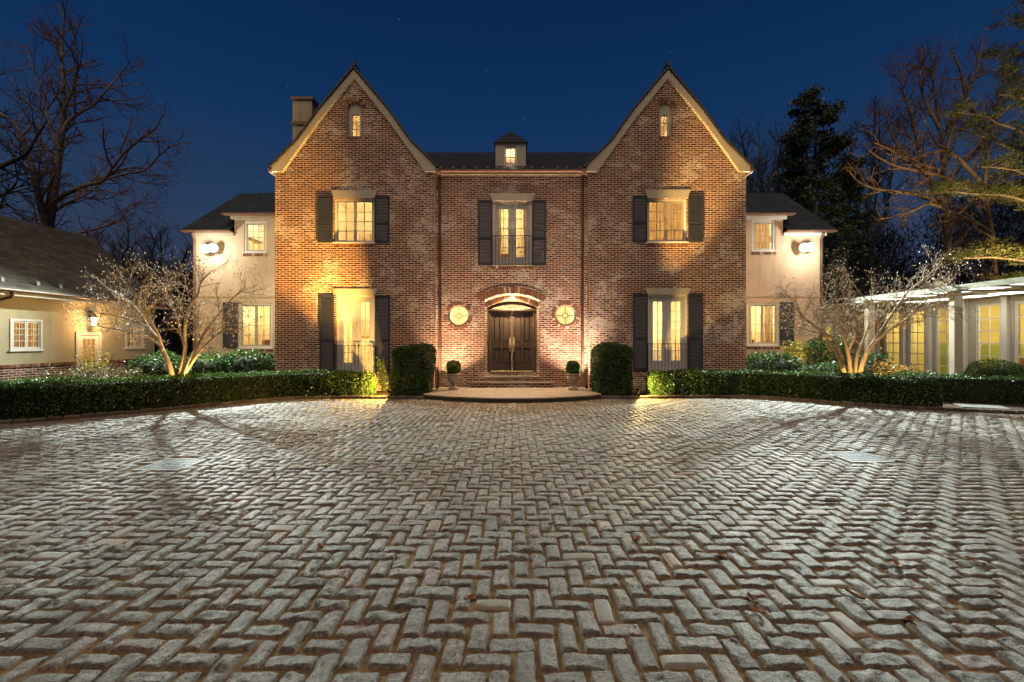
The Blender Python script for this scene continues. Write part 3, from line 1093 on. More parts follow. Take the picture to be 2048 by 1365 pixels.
def voussoirs(fr, parent, c, r0, r1, a0, a1, w0, w1, pitch=0.08, name='brick_arch', seed=2, tmin=0.0):
    rng = random.Random(seed)
    n = max(4, int(abs(a1 - a0) * (r0 + r1) / 2 / pitch))
    b = MB(fr)
    g = 0.007 / ((r0 + r1) / 2)
    for k in range(n):
        x0 = a0 + (a1 - a0) * k / n + g * (1 if a1 > a0 else -1)
        x1 = a0 + (a1 - a0) * (k + 1) / n - g * (1 if a1 > a0 else -1)
        b.tint = tmin + (1.05 - tmin) * rng.random()
        dw = rng.uniform(-.004, .004)
        rr = r1 + rng.uniform(-.006, .006)
        q = [(c[0] + r0 * math.cos(x0), c[1] + r0 * math.sin(x0)), (c[0] + r0 * math.cos(x1), c[1] + r0 * math.sin(x1)),
             (c[0] + rr * math.cos(x1), c[1] + rr * math.sin(x1)), (c[0] + rr * math.cos(x0), c[1] + rr * math.sin(x0))]
        if a1 < a0:
            q = q[::-1]
        pts = [(p[0], p[1], w0 + dw) for p in q] + [(p[0], p[1], w1) for p in q]
        b.add(pts, [(3, 2, 1, 0), (4, 5, 6, 7), (0, 1, 5, 4), (1, 2, 6, 5), (2, 3, 7, 6), (3, 0, 4, 7)])
    b.tint = 1.2
    m = 24
    ring0, ring1 = arch_pts(c, r0 + 0.006, a0, a1, m), arch_pts(c, r1 - 0.01, a0, a1, m)
    pts = [(p[0], p[1], w0 + 0.012) for p in ring0] + [(p[0], p[1], w0 + 0.012) for p in ring1]
    b.add(pts, [(k, k + 1, m + 1 + k + 1, m + 1 + k) for k in range(m)])
    return b.build(name, M['voussoir'], parent)


t = NT('arch_brick')
tint = t.n('Attribute', attribute_name='tint').outputs['Fac']
a = t.noise(t.pos(), 30, 4, 0.7)
col = t.ramp(tint, [(0.0, (0.07, 0.03, 0.02)), (0.3, (0.15, 0.055, 0.028)), (0.7, (0.22, 0.085, 0.04)), (0.95, (0.3, 0.14, 0.07)), (1.0, (0.5, 0.41, 0.31))])
col = t.mix(t.math('MULTIPLY', t.step(a, 0.52, 0.68), 0.6), col, (0.5, 0.43, 0.35))
t.bsdf(col, 0.88, t.bump(a, 0.5, 0.01), 0, 0.25)
M['voussoir'] = t.m

ROOMK = 1.3
WARM = (1.0, 0.70, 0.34)
SOFT = (1.0, 0.76, 0.46)
# ------------------------------------------------------------------ the brick house
YG, YC, YW = 16.9, 17.25, 20.0
FG, FC, FWG = front(YG), front(YC), front(YW)
hx = lambda px, Y: (px - CX) * Y / F
hz = lambda py, Y: EYE - (py - CY) * Y / F
house = thing('brick_house', 'two storey house with twin whitewashed brick gables, dark shutters and lit windows', 'house', (0, 17.0, 0))
GL = (hx(550, YG), hx(868, YG))
GR = (hx(1178, YG), hx(1492, YG))
EAVE = hz(343, YG)
APEX = hz(148, YG)


def rect(u0, u1, v0, v1):
    return [(u0, v0), (u1, v0), (u1, v1), (u0, v1)]


def gable(side):
    L = side == 'L'
    x0, x1 = GL if L else GR
    ax = (x0 + x1) / 2
    q = lambda px: hx(px, YG)
    z = lambda py: hz(py, YG)
    holes = []
    if L:
        aw = (695, 723); w2 = (668, 748, 397, 485); dr = (672, 750, 590, 746)
    else:
        aw = (1318, 1345); w2 = (1294, 1374, 397, 484); dr = (1295, 1376, 589, 742)
    acx, ar = q((aw[0] + aw[1]) / 2), (q(aw[1]) - q(aw[0])) / 2
    acz = z(217)
    att = arch_pts((acx, acz), ar, 0, math.pi, 16) + [(acx - ar, z(273)), (acx + ar, z(273))]
    holes = [att, rect(q(w2[0]), q(w2[1]), z(w2[3]), z(w2[2])), rect(q(dr[0]), q(dr[1]), z(dr[3]), z(dr[2]))]
    hw = (x1 - x0) / 2
    out = [(x0, -0.05), (x1, -0.05), (x1, z(337)), (ax + 112 * YG / F, z(288)), (ax + 67.5 * YG / F, z(227)), (ax, z(148)), (ax - 67.5 * YG / F, z(227)), (ax - 112 * YG / F, z(288)), (x0, z(337))]
    b = MB(FG)
    b.prism(out, 0, 0.34, holes)
    b.build('wall', M['brick'], house)
    # side walls of the gable block
    for xa_ in (x0, x1 - 0.34):
        b = MB()
        b.box(xa_, xa_ + 0.34, -0.05, EAVE + 0.05, YG + 0.342, 24.5)
        b.build('side_wall', M['brick'], house)
    # verge boards (flared at the eaves)
    rk_o = [(0, 142), (67.5, 222), (112, 284), (163, 335)]
    rk_i = [(0, 158), (70, 245), (120, 314), (142, 345)]
    for sgn in (-1, 1):
        k = YG / F
        o_ = [(ax + sgn * dx * k, z(py)) for dx, py in rk_o]
        i_ = [(ax + sgn * dx * k, z(py)) for dx, py in rk_i]
        o_.append((ax + sgn * 163 * k, z(345)))
        pts = o_ + i_[::-1]
        b = MB(FG)
        b.prism(pts if sgn < 0 else pts[::-1], -0.10, -0.004)
        # thin bed mould along the inner edge
        for (p0, p1) in zip(i_[:-1], i_[1:]):
            b.tube([(p0[0], p0[1], -0.03), (p1[0], p1[1], -0.03)], 0.028, 6)
        b.build('verge_board', M['trim'], house)
    # roof: two slopes that flare at the eaves
    prof = [(-168, 337.5), (-163, 334), (-112, 282.5), (-67.5, 220), (0, 139), (67.5, 220), (112, 282.5), (163, 334), (168, 337.5)]
    k = YG / F
    up = [(ax + dx * k, z(py) + 0.09) for dx, py in prof]
    lo = [(ax + dx * k, z(py)) for dx, py in prof]
    b = MB()
    n = len(prof)
    Y0, Y1 = YG - 0.16, 24.8
    pts = [(p[0], p[1], Y0) for p in up] + [(p[0], p[1], Y1) for p in up] + [(p[0], p[1], Y0) for p in lo] + [(p[0], p[1], Y1) for p in lo]
    fs = []
    for i in range(n - 1):
        fs += [(i, i + 1, n + i + 1, n + i), (2 * n + i + 1, 2 * n + i, 3 * n + i, 3 * n + i + 1), (i + 1, i, 2 * n + i, 2 * n + i + 1)]
    fs += [(0, n, 3 * n, 2 * n), (n - 1, 2 * n - 1 + 0, 4 * n - 1, 3 * n - 1)]
    b.add(pts, fs)
    roof = b.build('roof', M['roof_side'], house)
    b = MB()
    b.box(ax - 0.07, ax + 0.07, z(139) + 0.05, z(139) + 0.17, Y0 - 0.02, Y1)
    b.build('ridge_cap', M['roof_side'], roof)
    # corner gutter ends at the eaves
    for sgn in (-1, 1):
        b = MB()
        xx = ax + sgn * 167 * k
        b.tube([(xx, z(343), YG - 0.12), (xx, z(343), 24.6)], 0.07, 10)
        b.build('gutter', M['copper'], house)
    # attic window
    b = MB(FG)
    inner = rect(q(aw[0] + 6), q(aw[1] - 3.5) if L else q(aw[1] - 5), z(272), z(226))
    if not L:
        inner = rect(q(aw[0] + 4), q(aw[1] - 6), z(272), z(228))
    b.prism(att, 0.09, 0.14, [inner])
    b.build('arched_panel', M['trim'], house)
    u0, v0 = inner[0]
    u1, v1 = inner[2]
    glazed(FG, house, 'window', u0, u1, v0, v1, 1, 2, 3, 0.018, 0.02, w=0.10, mun=0.018, sill=False, room=(u0 - .25, u1 + .25, v0 - .2, v1 + .25, 1.3, 'room'))
    room_lamp(FG, (u0 + u1) / 2, v0 + 0.1, 0.9, 13, (1.0, 0.74, 0.52))
    voussoirs(FG, house, (acx, acz), ar + 0.01, ar + 0.15, 0, math.pi, -0.018, 0.01, 0.075, seed=3 + L)
    soldier_row(FG, house, q(aw[0] - 1), q(aw[1] + 1), z(277), z(273.3), seed=4)
    # first-floor casements
    u0, u1, v0, v1 = q(w2[0]), q(w2[1]), z(w2[3]), z(w2[2])
    glazed(FG, house, 'window', u0, u1, v0, v1, 2, 2, 4, 0.06, 0.05, w=0.10, handles=True, room=(u0 - 0.5, u1 + 0.5, v0 - 0.7, v1 + 0.35, 2.3, 'room'))
    room_lamp(FG, (u0 + u1) / 2 - 0.3, v1 - 0.25, 1.4, 75 if L else 620, WARM if L else SOFT)
    if L:
        bb = MB(FG); bb.box(u0 + 0.1, u0 + 0.6, v0 + 0.15, v0 + 0.9, 2.42, 2.46); tag(bb.build('picture_frame', M['picture']), 'dark framed picture on the wall seen through the yellow upper left gable window', 'picture')
        bb = MB(FG); bb.box(u0 + 0.9, u1 + 0.3, v0 - 0.6, v0 + 0.45, 1.7, 2.2); tag(bb.build('cabinet', M['white']), 'white cabinet inside the room behind the upper left gable window', 'cabinet')
    else:
        curtain(FG, house, u0 + 0.02, u1 - 0.02, v0 + 0.02, v1 - 0.04, 0.34, M['curtain'], 0.02, 14)
    if L:
        lintel(FG, house, q(668), q(750), z(397), z(381), 0.09)
        shutter(FG, house, q(636), q(666), z(486), z(391)); shutter(FG, house, q(750), q(779), z(486), z(393))
        soldier_row(FG, house, q(667), q(750), z(492), z(486.5), seed=6)
    else:
        lintel(FG, house, q(1294), q(1376), z(397), z(380), 0.09)
        shutter(FG, house, q(1265), q(1294), z(485), z(393)); shutter(FG, house, q(1376), q(1405), z(485), z(392))
        soldier_row(FG, house, q(1294), q(1376), z(492), z(486.5), seed=7)
    # ground-floor French doors
    u0, u1, v0, v1 = q(dr[0]), q(dr[1]), z(dr[3]), z(dr[2])
    glazed(FG, house, 'french_door', u0, u1, v0, v1, 2, 2, 6, 0.075, 0.165, bot=0.32, top=0.19, w=0.10, mat='greywhite', handles=True, sill=False, mun=0.022,
           room=(u0 - 0.6, u1 + 0.6, v0 - 0.05, v1 + 0.35, 2.6, 'room'))
    room_lamp(FG, (u0 + u1) / 2 + (0.35 if L else -0.3), v1 - 0.7, 1.7, 170 if L else 130, WARM if L else (1.0, 0.82, 0.5))
    if L:
        bb = MB(FG); bb.box(u0 + 0.0, u0 + 0.5, v0 + 1.4, v0 + 2.1, 2.66, 2.69); tag(bb.build('picture_frame', M['picture']), 'framed picture on the wall inside the lower left French doors', 'picture')
        lintel(FG, house, q(672), q(751), z(591), z(578), 0.1)
        shutter(FG, house, q(640), q(669), z(745), z(591)); shutter(FG, house, q(751), q(780), z(745), z(592))
        balcony_rail(FG, house, q(671), q(752), z(746), z(692))
    else:
        bb = MB(FG); bb.box(u0 + 0.3, u0 + 0.75, v0 + 1.05, v0 + 1.75, 2.66, 2.69); tag(bb.build('picture_frame', M['picture']), 'framed picture on the wall inside the lower right French doors', 'picture')
        bb = MB(FG); bb.box(u0 + 0.5, u1 + 0.2, v0, v0 + 0.75, 1.9, 2.4); tag(bb.build('cabinet', M['white']), 'white cabinet inside the lower right French doors', 'cabinet')
        lintel(FG, house, q(1295), q(1376), z(589.5), z(576), 0.1)
        shutter(FG, house, q(1266), q(1295), z(741), z(589)); shutter(FG, house, q(1376), q(1405), z(741), z(589))
        balcony_rail(FG, house, q(1294), q(1376), z(742), z(688))


gable('L')
gable('R')

# centre
q = lambda px: hx(px, YC)
z = lambda py: hz(py, YC)
x0, x1 = GL[1] - 0.33, GR[0] + 0.33
ctop = z(345)
# the door arch: segmental
dcx = q(1024)
ah, asp, acr = 1.035, z(600), z(587)
rise = acr - asp
AR = (ah * ah + rise * rise) / (2 * rise)
acz = acr - AR
a_half = math.asin(ah / AR)
arch_hole = arch_pts((dcx, acz), AR, math.pi / 2 - a_half, math.pi / 2 + a_half, 20)
door_hole = arch_hole + [(dcx - ah, -0.0), (dcx + ah, -0.0)]
oc = [(q(917), z(631.5)), (q(1131.5), z(631))]
OR = 0.40
oh = [[(c[0] + OR * math.cos(2 * math.pi * k / 40), c[1] + OR * math.sin(2 * math.pi * k / 40)) for k in range(40)] for c in oc]
w2 = rect(q(985), q(1064), z(531), z(403))
b = MB(FC)
b.prism([(x0, 0.0), (dcx - ah - 0.0, 0.0)] + [(dcx - ah, asp)] + arch_hole[::-1][1:-1] + [(dcx + ah, asp), (dcx + ah, 0.0), (x1, 0.0), (x1, ctop), (x0, ctop)], 0, 0.36, oh + [w2])
b.build('wall', M['brick_centre'], house)
# plinth filling under the landing
b = MB(FC)
b.box(dcx - ah + 0.002, dcx + ah - 0.002, -0.02, 0.49, 0.02, 0.9)
b.build('step_riser', M['brick_base'], st)
b = MB(FC)
b.box(dcx - ah + 0.003, dcx + ah - 0.003, 0.491, 0.56, -0.04, 0.9)
b.build('landing', M['flag'], st)
# arches over the door
voussoirs(FC, house, (dcx, acz), AR + 0.005, AR + 0.24, math.pi / 2 - a_half * 1.16, math.pi / 2 + a_half * 1.16, -0.010, 0.02, 0.082, seed=11, tmin=0.25)
# dark drip course over the ring
b = MB(FC)
r_ = AR + 0.262
ap = arch_pts((dcx, acz), r_, math.pi / 2 - a_half * 1.17, math.pi / 2 + a_half * 1.17, 24)
ap2 = arch_pts((dcx, acz), r_ + 0.035, math.pi / 2 - a_half * 1.17, math.pi / 2 + a_half * 1.17, 24)
b.prism(ap + ap2[::-1], -0.018, -0.002)
b.build('drip_course', M['brick_base'], house)
ih, icr = 0.955, hz(602.5, YC + 0.14)
isp = icr - 0.24
IR = (ih * ih + 0.24 ** 2) / (2 * 0.24)
icz = icr - IR
i_half = math.asin(ih / IR)
voussoirs(FC, house, (dcx, icz), IR + 0.002, IR + 0.21, math.pi / 2 - i_half * 1.05, math.pi / 2 + i_half * 1.05, 0.13, 0.2, 0.08, seed=12, tmin=0.82)  # inner ring tinted paler, the downlight on it painted in
# stepped brick jambs of the recess
for s_ in (-1, 1):
    b = MB(FC)
    a_, c_ = sorted((dcx + s_ * (ih + 0.0), dcx + s_ * (ah - 0.001)))
    b.box(a_, c_, 0.562, isp - 0.02, 0.10, 0.30)
    b.build('door_jamb', M['brick_pale'], house)
# door set
fy = 0.24
dz0, dz1 = hz(742, YC + 0.3), hz(624, YC + 0.3)
b = MB(FC)
b.box(dcx - ih + 0.002, dcx + ih - 0.002, 0.561, dz0 - 0.05, fy, fy + 0.12)
b.build('brick_sill', M['brick_base'], house)
dset = None
b = MB(FC)
fr_out = arch_pts((dcx, icz), IR - 0.001, math.pi / 2 - i_half, math.pi / 2 + i_half, 20)
fg_h = 0.80
g_cr, g_sp = icr - 0.13, dz1 + 0.11
GRr = (fg_h ** 2 + (g_cr - g_sp) ** 2) / (2 * (g_cr - g_sp))
gcz = g_cr - GRr
g_half = math.asin(fg_h / GRr)
fan = arch_pts((dcx, gcz), GRr, math.pi / 2 - g_half, math.pi / 2 + g_half, 20)
dh = 0.815
b.prism([(dcx - ih + 0.001, dz0 - 0.05), (dcx - dh, dz0 - 0.05), (dcx - dh, dz1), (dcx + dh, dz1), (dcx + dh, dz0 - 0.05), (dcx + ih - 0.001, dz0 - 0.05)] + fr_out, fy, fy + 0.11, [fan])
b.tube([(dcx - ih + .02, dz1 + 0.05, fy - 0.01), (dcx + ih - .02, dz1 + 0.05, fy - 0.01)], 0.03, 6)
dframe = b.build('front_door', M['door'], house, 'panelled double front door under a fanlight')
b = MB(FC)
b.box(dcx - dh, dcx + dh, dz0 - 0.049, dz0 - 0.004, fy - 0.03, fy + 0.1)
b.build('threshold', M['brass'], dframe)
b = MB(FC)
b.add([(p[0], p[1], fy + 0.06) for p in fan], [tuple(range(len(fan)))])
b.build('pane', M['glass'], dframe)
b = MB(FC)
for k in range(1, 6):
    a = math.pi * k / 6
    d_ = (math.cos(a), math.sin(a) * 0.9)
    L_ = 0.85
    e = (dcx + d_[0] * L_, g_sp - 0.02 + d_[1] * L_)
    # stop at the arch
    for sstep in range(60):
        L2 = 0.85 * (1 - sstep / 60)
        e = (dcx + d_[0] * L2 * 1.0, g_sp + d_[1] * L2 * 0.9)
        if (e[0] - dcx) ** 2 + (e[1] - gcz) ** 2 < GRr ** 2:
            break
    b.tube([(dcx + d_[0] * 0.12, g_sp + d_[1] * 0.05, fy + 0.05), (e[0], e[1], fy + 0.05)], 0.012, 6)
b.tube([(dcx + 0.14 * math.cos(math.pi * k / 8), g_sp + 0.07 * math.sin(math.pi * k / 8), fy + 0.05) for k in range(9)], 0.012, 6)
b.build('fanlight_bars', M['door'], dframe)
for s_ in (-1, 1):
    a_, c_ = sorted((dcx + s_ * 0.004, dcx + s_ * (dh - 0.004)))
    b = MB(FC)
    w_ = fy + 0.045
    st_ = 0.115
    mid_ = (a_ + c_) / 2
    H = dz1 - dz0
    r1, r2, r3, r4 = dz0 + H * 0.125, dz0 + H * 0.385, dz0 + H * 0.495, dz1 - 0.17
    b.box(a_, a_ + st_, dz0, dz1 - 0.003, w_, w_ + 0.045)
    b.box(c_ - st_, c_, dz0, dz1 - 0.003, w_, w_ + 0.045)
    b.box(mid_ - 0.05, mid_ + 0.05, r1, r4, w_ + 0.001, w_ + 0.044)
    for (p_, q_) in ((dz0 + .001, r1), (r2, r3), (r4, dz1 - 0.004)):
        b.box(a_ + st_, c_ - st_, p_, q_, w_ + 0.0015, w_ + 0.0435)
    for (e0, e1) in ((a_ + st_, mid_ - 0.05), (mid_ + 0.05, c_ - st_)):
        for (p_, q_) in ((r1, r2), (r3, r4)):
            b.box(e0, e1, p_, q_, w_ + 0.024, w_ + 0.04)
            b.box(e0 + 0.035, e1 - 0.035, p_ + 0.035, q_ - 0.035, w_ + 0.012, w_ + 0.023)
    b.build('door_leaf', M['door'], dframe)
    hu = dcx + s_ * 0.075
    hzz = dz0 + H * 0.42
    b = MB(FC)
    b.prism([(hu - .03, hzz + .05), (hu + .03, hzz + .05), (hu + .04, hzz + .2), (hu + .025, hzz + .32), (hu, hzz + .36), (hu - .025, hzz + .32), (hu - .04, hzz + .2)], w_ - 0.012, w_ - 0.001)
    b.tube([(hu, hzz + .12, w_ - 0.012), (hu, hzz + .1, w_ - 0.06), (hu, hzz, w_ - 0.075), (hu, hzz - .1, w_ - 0.06), (hu, hzz - .15, w_ - 0.01)], [0.012, 0.016, 0.019, 0.015, 0.02], 8)
    b.prism([(hu - .02, hzz - .22), (hu + .02, hzz - .22), (hu + .026, hzz - .14), (hu, hzz - .1), (hu - .026, hzz - .14)], w_ - 0.014, w_ - 0.001)
    b.build('handle', M['brass'], dframe)
# hall behind the door and the oculi
room_box(FC, house, -2.54, 2.54, 0.7, 3.95, 0.45, 2.6, M['room'])
room_lamp(FC, 0.0, 3.3, 1.3, 480, (1.0, 0.80, 0.55))
for k, c in enumerate(oc):
    rg = MB(FC)
    n = 40
    o1 = [(c[0] + (OR - 0.002) * math.cos(2 * math.pi * i / n), c[1] + (OR - 0.002) * math.sin(2 * math.pi * i / n)) for i in range(n)]
    o2 = [(c[0] + (OR - 0.055) * math.cos(2 * math.pi * i / n), c[1] + (OR - 0.055) * math.sin(2 * math.pi * i / n)) for i in range(n)]
    rg.prism(o1, 0.08, 0.24, [o2])
    win = rg.build('round_window', M['trim'], house)
    pn = MB(FC)
    pn.add([(p[0], p[1], 0.2) for p in o2], [tuple(range(n))])
    pn.build('pane', M['glass'], win)
    gb = MB(FC)
    rr = OR - 0.056
    gb.tube([(c[0] + 0.1 * math.cos(2 * math.pi * i / 20), c[1] + 0.1 * math.sin(2 * math.pi * i / 20), 0.19) for i in range(21)], 0.016, 6)
    for a in range(4):
        d_ = (math.cos(a * math.pi / 2), math.sin(a * math.pi / 2))
        gb.tube([(c[0] + 0.1 * d_[0], c[1] + 0.1 * d_[1], 0.19), (c[0] + rr * d_[0], c[1] + rr * d_[1], 0.19)], 0.014, 6)
    gb.build('glazing_bars', M['trim'] if k == 0 else M['door'], win)
    voussoirs(FC, house, c, OR + 0.004, OR + 0.135, 0, 2 * math.pi, -0.008, 0.02, 0.075, name='brick_ring', seed=20 + k, tmin=0.3)
# first-floor French window
u0, u1, v0, v1 = q(985), q(1064), z(531), z(403)
glazed(FC, house, 'french_door', u0, u1, v0, v1, 2, 2, 5, 0.07, 0.15, bot=0.28, top=0.19, w=0.12, mat='greywhite', handles=True, mun=0.022, sill=False,
       room=(u0 - 0.6, u1 + 0.6, v0 - 0.05, v1 + 0.25, 2.3, 'room'))
room_lamp(FC, (u0 + u1) / 2, v1 - 0.35, 1.5, 75, (1.0, 0.74, 0.40))
curtain(FC, house, u0 + 0.05, u0 + 0.32, v0 + .05, v1 - .1, 0.5, M['curtain'], 0.03, 3)
curtain(FC, house, u1 - 0.32, u1 - 0.05, v0 + .05, v1 - .1, 0.5, M['curtain'], 0.03, 3)
bb = MB(FC); bb.box(u0 + 0.2, u0 + 0.9, v0, v0 + 0.8, 1.9, 2.3); tag(bb.build('cabinet', M['wood']), 'wooden cabinet behind the middle upper French doors', 'cabinet')
lintel(FC, house, q(984), q(1065), z(402), z(388), 0.1)
shutter(FC, house, q(956), q(984.5), z(532), z(401)); shutter(FC, house, q(1064.5), q(1092), z(532), z(401))
balcony_rail(FC, house, q(984), q(1065), z(532), z(473))
soldier_row(FC, house, q(984), q(1066), z(538), z(532.5), seed=8)
b = MB(FC); b.box(q(983), q(1066), z(532.6), z(530.8), -0.06, 0.1); b.build('sill', M['trim'], house)
# eaves, gutter, downpipes
b = MB(FC)
b.box(GL[1] + 0.02, GR[0] - 0.02, z(351), z(346), -0.08, -0.002)
b.build('fascia', M['trim'], house)
b = MB()
n = 12
gz, gy, gr = z(344.5), YC - 0.17, 0.085
ring = [(gz - gr * math.sin(math.pi * k / n), gy - gr * math.cos(math.pi * k / n)) for k in range(n + 1)]
ring2 = [(gz - (gr - .012) * math.sin(math.pi * k / n), gy - (gr - .012) * math.cos(math.pi * k / n)) for k in range(n + 1)][::-1]
loop = ring + ring2
m = len(loop)
pts = [(GL[1] + 0.005, a, c) for a, c in loop] + [(GR[0] - 0.005, a, c) for a, c in loop]
b.add(pts, [(k, (k + 1) % m, m + (k + 1) % m, m + k) for k in range(m)] + [tuple(range(m)), tuple(range(m, 2 * m))[::-1]])
b.build('gutter', M['copper'], house)
for px, kick in ((880, -0.0), (1165, 0.12)):
    b = MB()
    x = q(px)
    b.tube([(x - 0.03 * (1 if px < 1000 else -1), gz - 0.02, gy), (x, gz - 0.12, gy + 0.06), (x, gz - 0.22, YC - 0.075), (x, 0.75, YC - 0.075), (x + kick * 0.4, 0.5, YC - 0.08), (x + kick, 0.2, YC - 0.1)], 0.053, 10)
    for zz in (1.6, 3.2, 4.8, 6.6):
        b.box(x - 0.068, x + 0.068, zz, zz + 0.035, YC - 0.13, YC - 0.001)
    b.build('downpipe', M['pipe'], house)
# centre roof with snow guards and dormer
ce_y, ce_z = YC - 0.2, z(342)
cr_y = 20.6
cr_z = EYE + (CY - 305) / F * cr_y
b = MB()
xa, xb = GL[1] - 2.2, GR[0] + 2.2
b.add([(xa, ce_z, ce_y), (xb, ce_z, ce_y), (xb, cr_z, cr_y), (xa, cr_z, cr_y), (xa, ce_z, cr_y + 3.6), (xb, ce_z, cr_y + 3.6)], [(0, 1, 2, 3), (3, 2, 5, 4)])
b.add([(xa, ce_z - 0.06, ce_y), (xb, ce_z - 0.06, ce_y), (xb, ce_z - 0.001, ce_y), (xa, ce_z - 0.001, ce_y)], [(0, 1, 2, 3)])
croof = b.build('roof', M['roof'], house)
sl = (cr_z - ce_z) / (cr_y - ce_y)
rngs = random.Random(3)
for k in range(13):
    px = 884 + 272 * k / 12 + rngs.uniform(-4, 4)
    if 985 < px < 1056 and False:
        continue
    x = hx(px, YC)
    yy = ce_y + 0.12
    b = MB()
    pr = [(x + 0.05 * math.cos(math.pi * j / 8), ce_z + sl * 0.12 + 0.07 * math.sin(math.pi * j / 8)) for j in range(9)]
    b.prism(pr, yy - 0.01, yy + 0.015)
    b.build('snow_guard', M['copper'], croof)
YD = 17.6
dq = lambda px: hx(px, YD)
dzv = lambda py: hz(py, YD)
b = MB(front(YD))
dw = rect(dq(1008), dq(1034), dzv(334), dzv(292))
b.prism([(dq(991), dzv(340)), (dq(1052), dzv(340)), (dq(1052), dzv(285)), (dq(991), dzv(285))], 0, 0.1, [dw])
b.box(dq(991), dq(991) + 0.1, dzv(340) - 0.02, dzv(285), 0.102, 3.0)
b.box(dq(1052) - 0.1, dq(1052), dzv(340) - 0.02, dzv(285), 0.102, 3.0)
dormer = b.build('dormer', M['trim'], house)
b = MB(front(YD))
e0, e1, ez = dq(988), dq(1055), dzv(284)
az = EYE + (CY - 266) / F * (YD + (e1 - e0) / 2 - 0.08)
cxm = (e0 + e1) / 2
hw_ = (e1 - e0) / 2
pts = [(e0, ez, -0.08), (e1, ez, -0.08), (e1, ez, 2.8), (e0, ez, 2.8), (cxm, az + .05, hw_ - 0.08), (cxm, az + .05, 2.8),
       (e0, ez - .05, -0.08), (e1, ez - .05, -0.08), (e1, ez - .05, 2.8), (e0, ez - .05, 2.8)]
b.add(pts, [(0, 1, 4), (1, 2, 5, 4), (3, 0, 4, 5), (2, 3, 5), (7, 6, 9, 8), (6, 7, 1, 0), (7, 8, 2, 1), (9, 6, 0, 3)])
b.build('roof', M['roof'], dormer)
dwin = glazed(front(YD), house, 'window', dw[0][0], dw[1][0], dw[0][1], dw[2][1], 1, 2, 2, 0.05, 0.03, w=0.03, mun=0.022, sill=True,
              room=(dw[0][0] - 0.1, dw[1][0] + 0.1, dw[0][1] - 0.05, dw[2][1] + 0.08, 0.42, 'room'), label='small dormer window with four panes')
room_lamp(front(YD), cxm, dw[2][1] + 0.0, 0.32, 7, (1.0, 0.84, 0.72), 0.04)
# chimney
YH = 18.5
b = MB(front(YH))
c0, c1 = hx(585, YH), hx(624, YH)
b.box(c0, c1, 6.0, hz(246, YH), 0, 0.8)
b.box(c0, c1, hz(244, YH), hz(200, YH), 0.0, 0.8)
ch = b.build('chimney', M['stucco_olive'], house)
b = MB(front(YH))
b.box(c0 - 0.05, c1 + 0.05, hz(250, YH), hz(244, YH), -0.05, 0.85)
b.box(c0 - 0.06, c1 + 0.06, hz(200, YH) + .002, hz(195, YH), -0.06, 0.86)
b.build('chimney_band', M['copper'], ch)

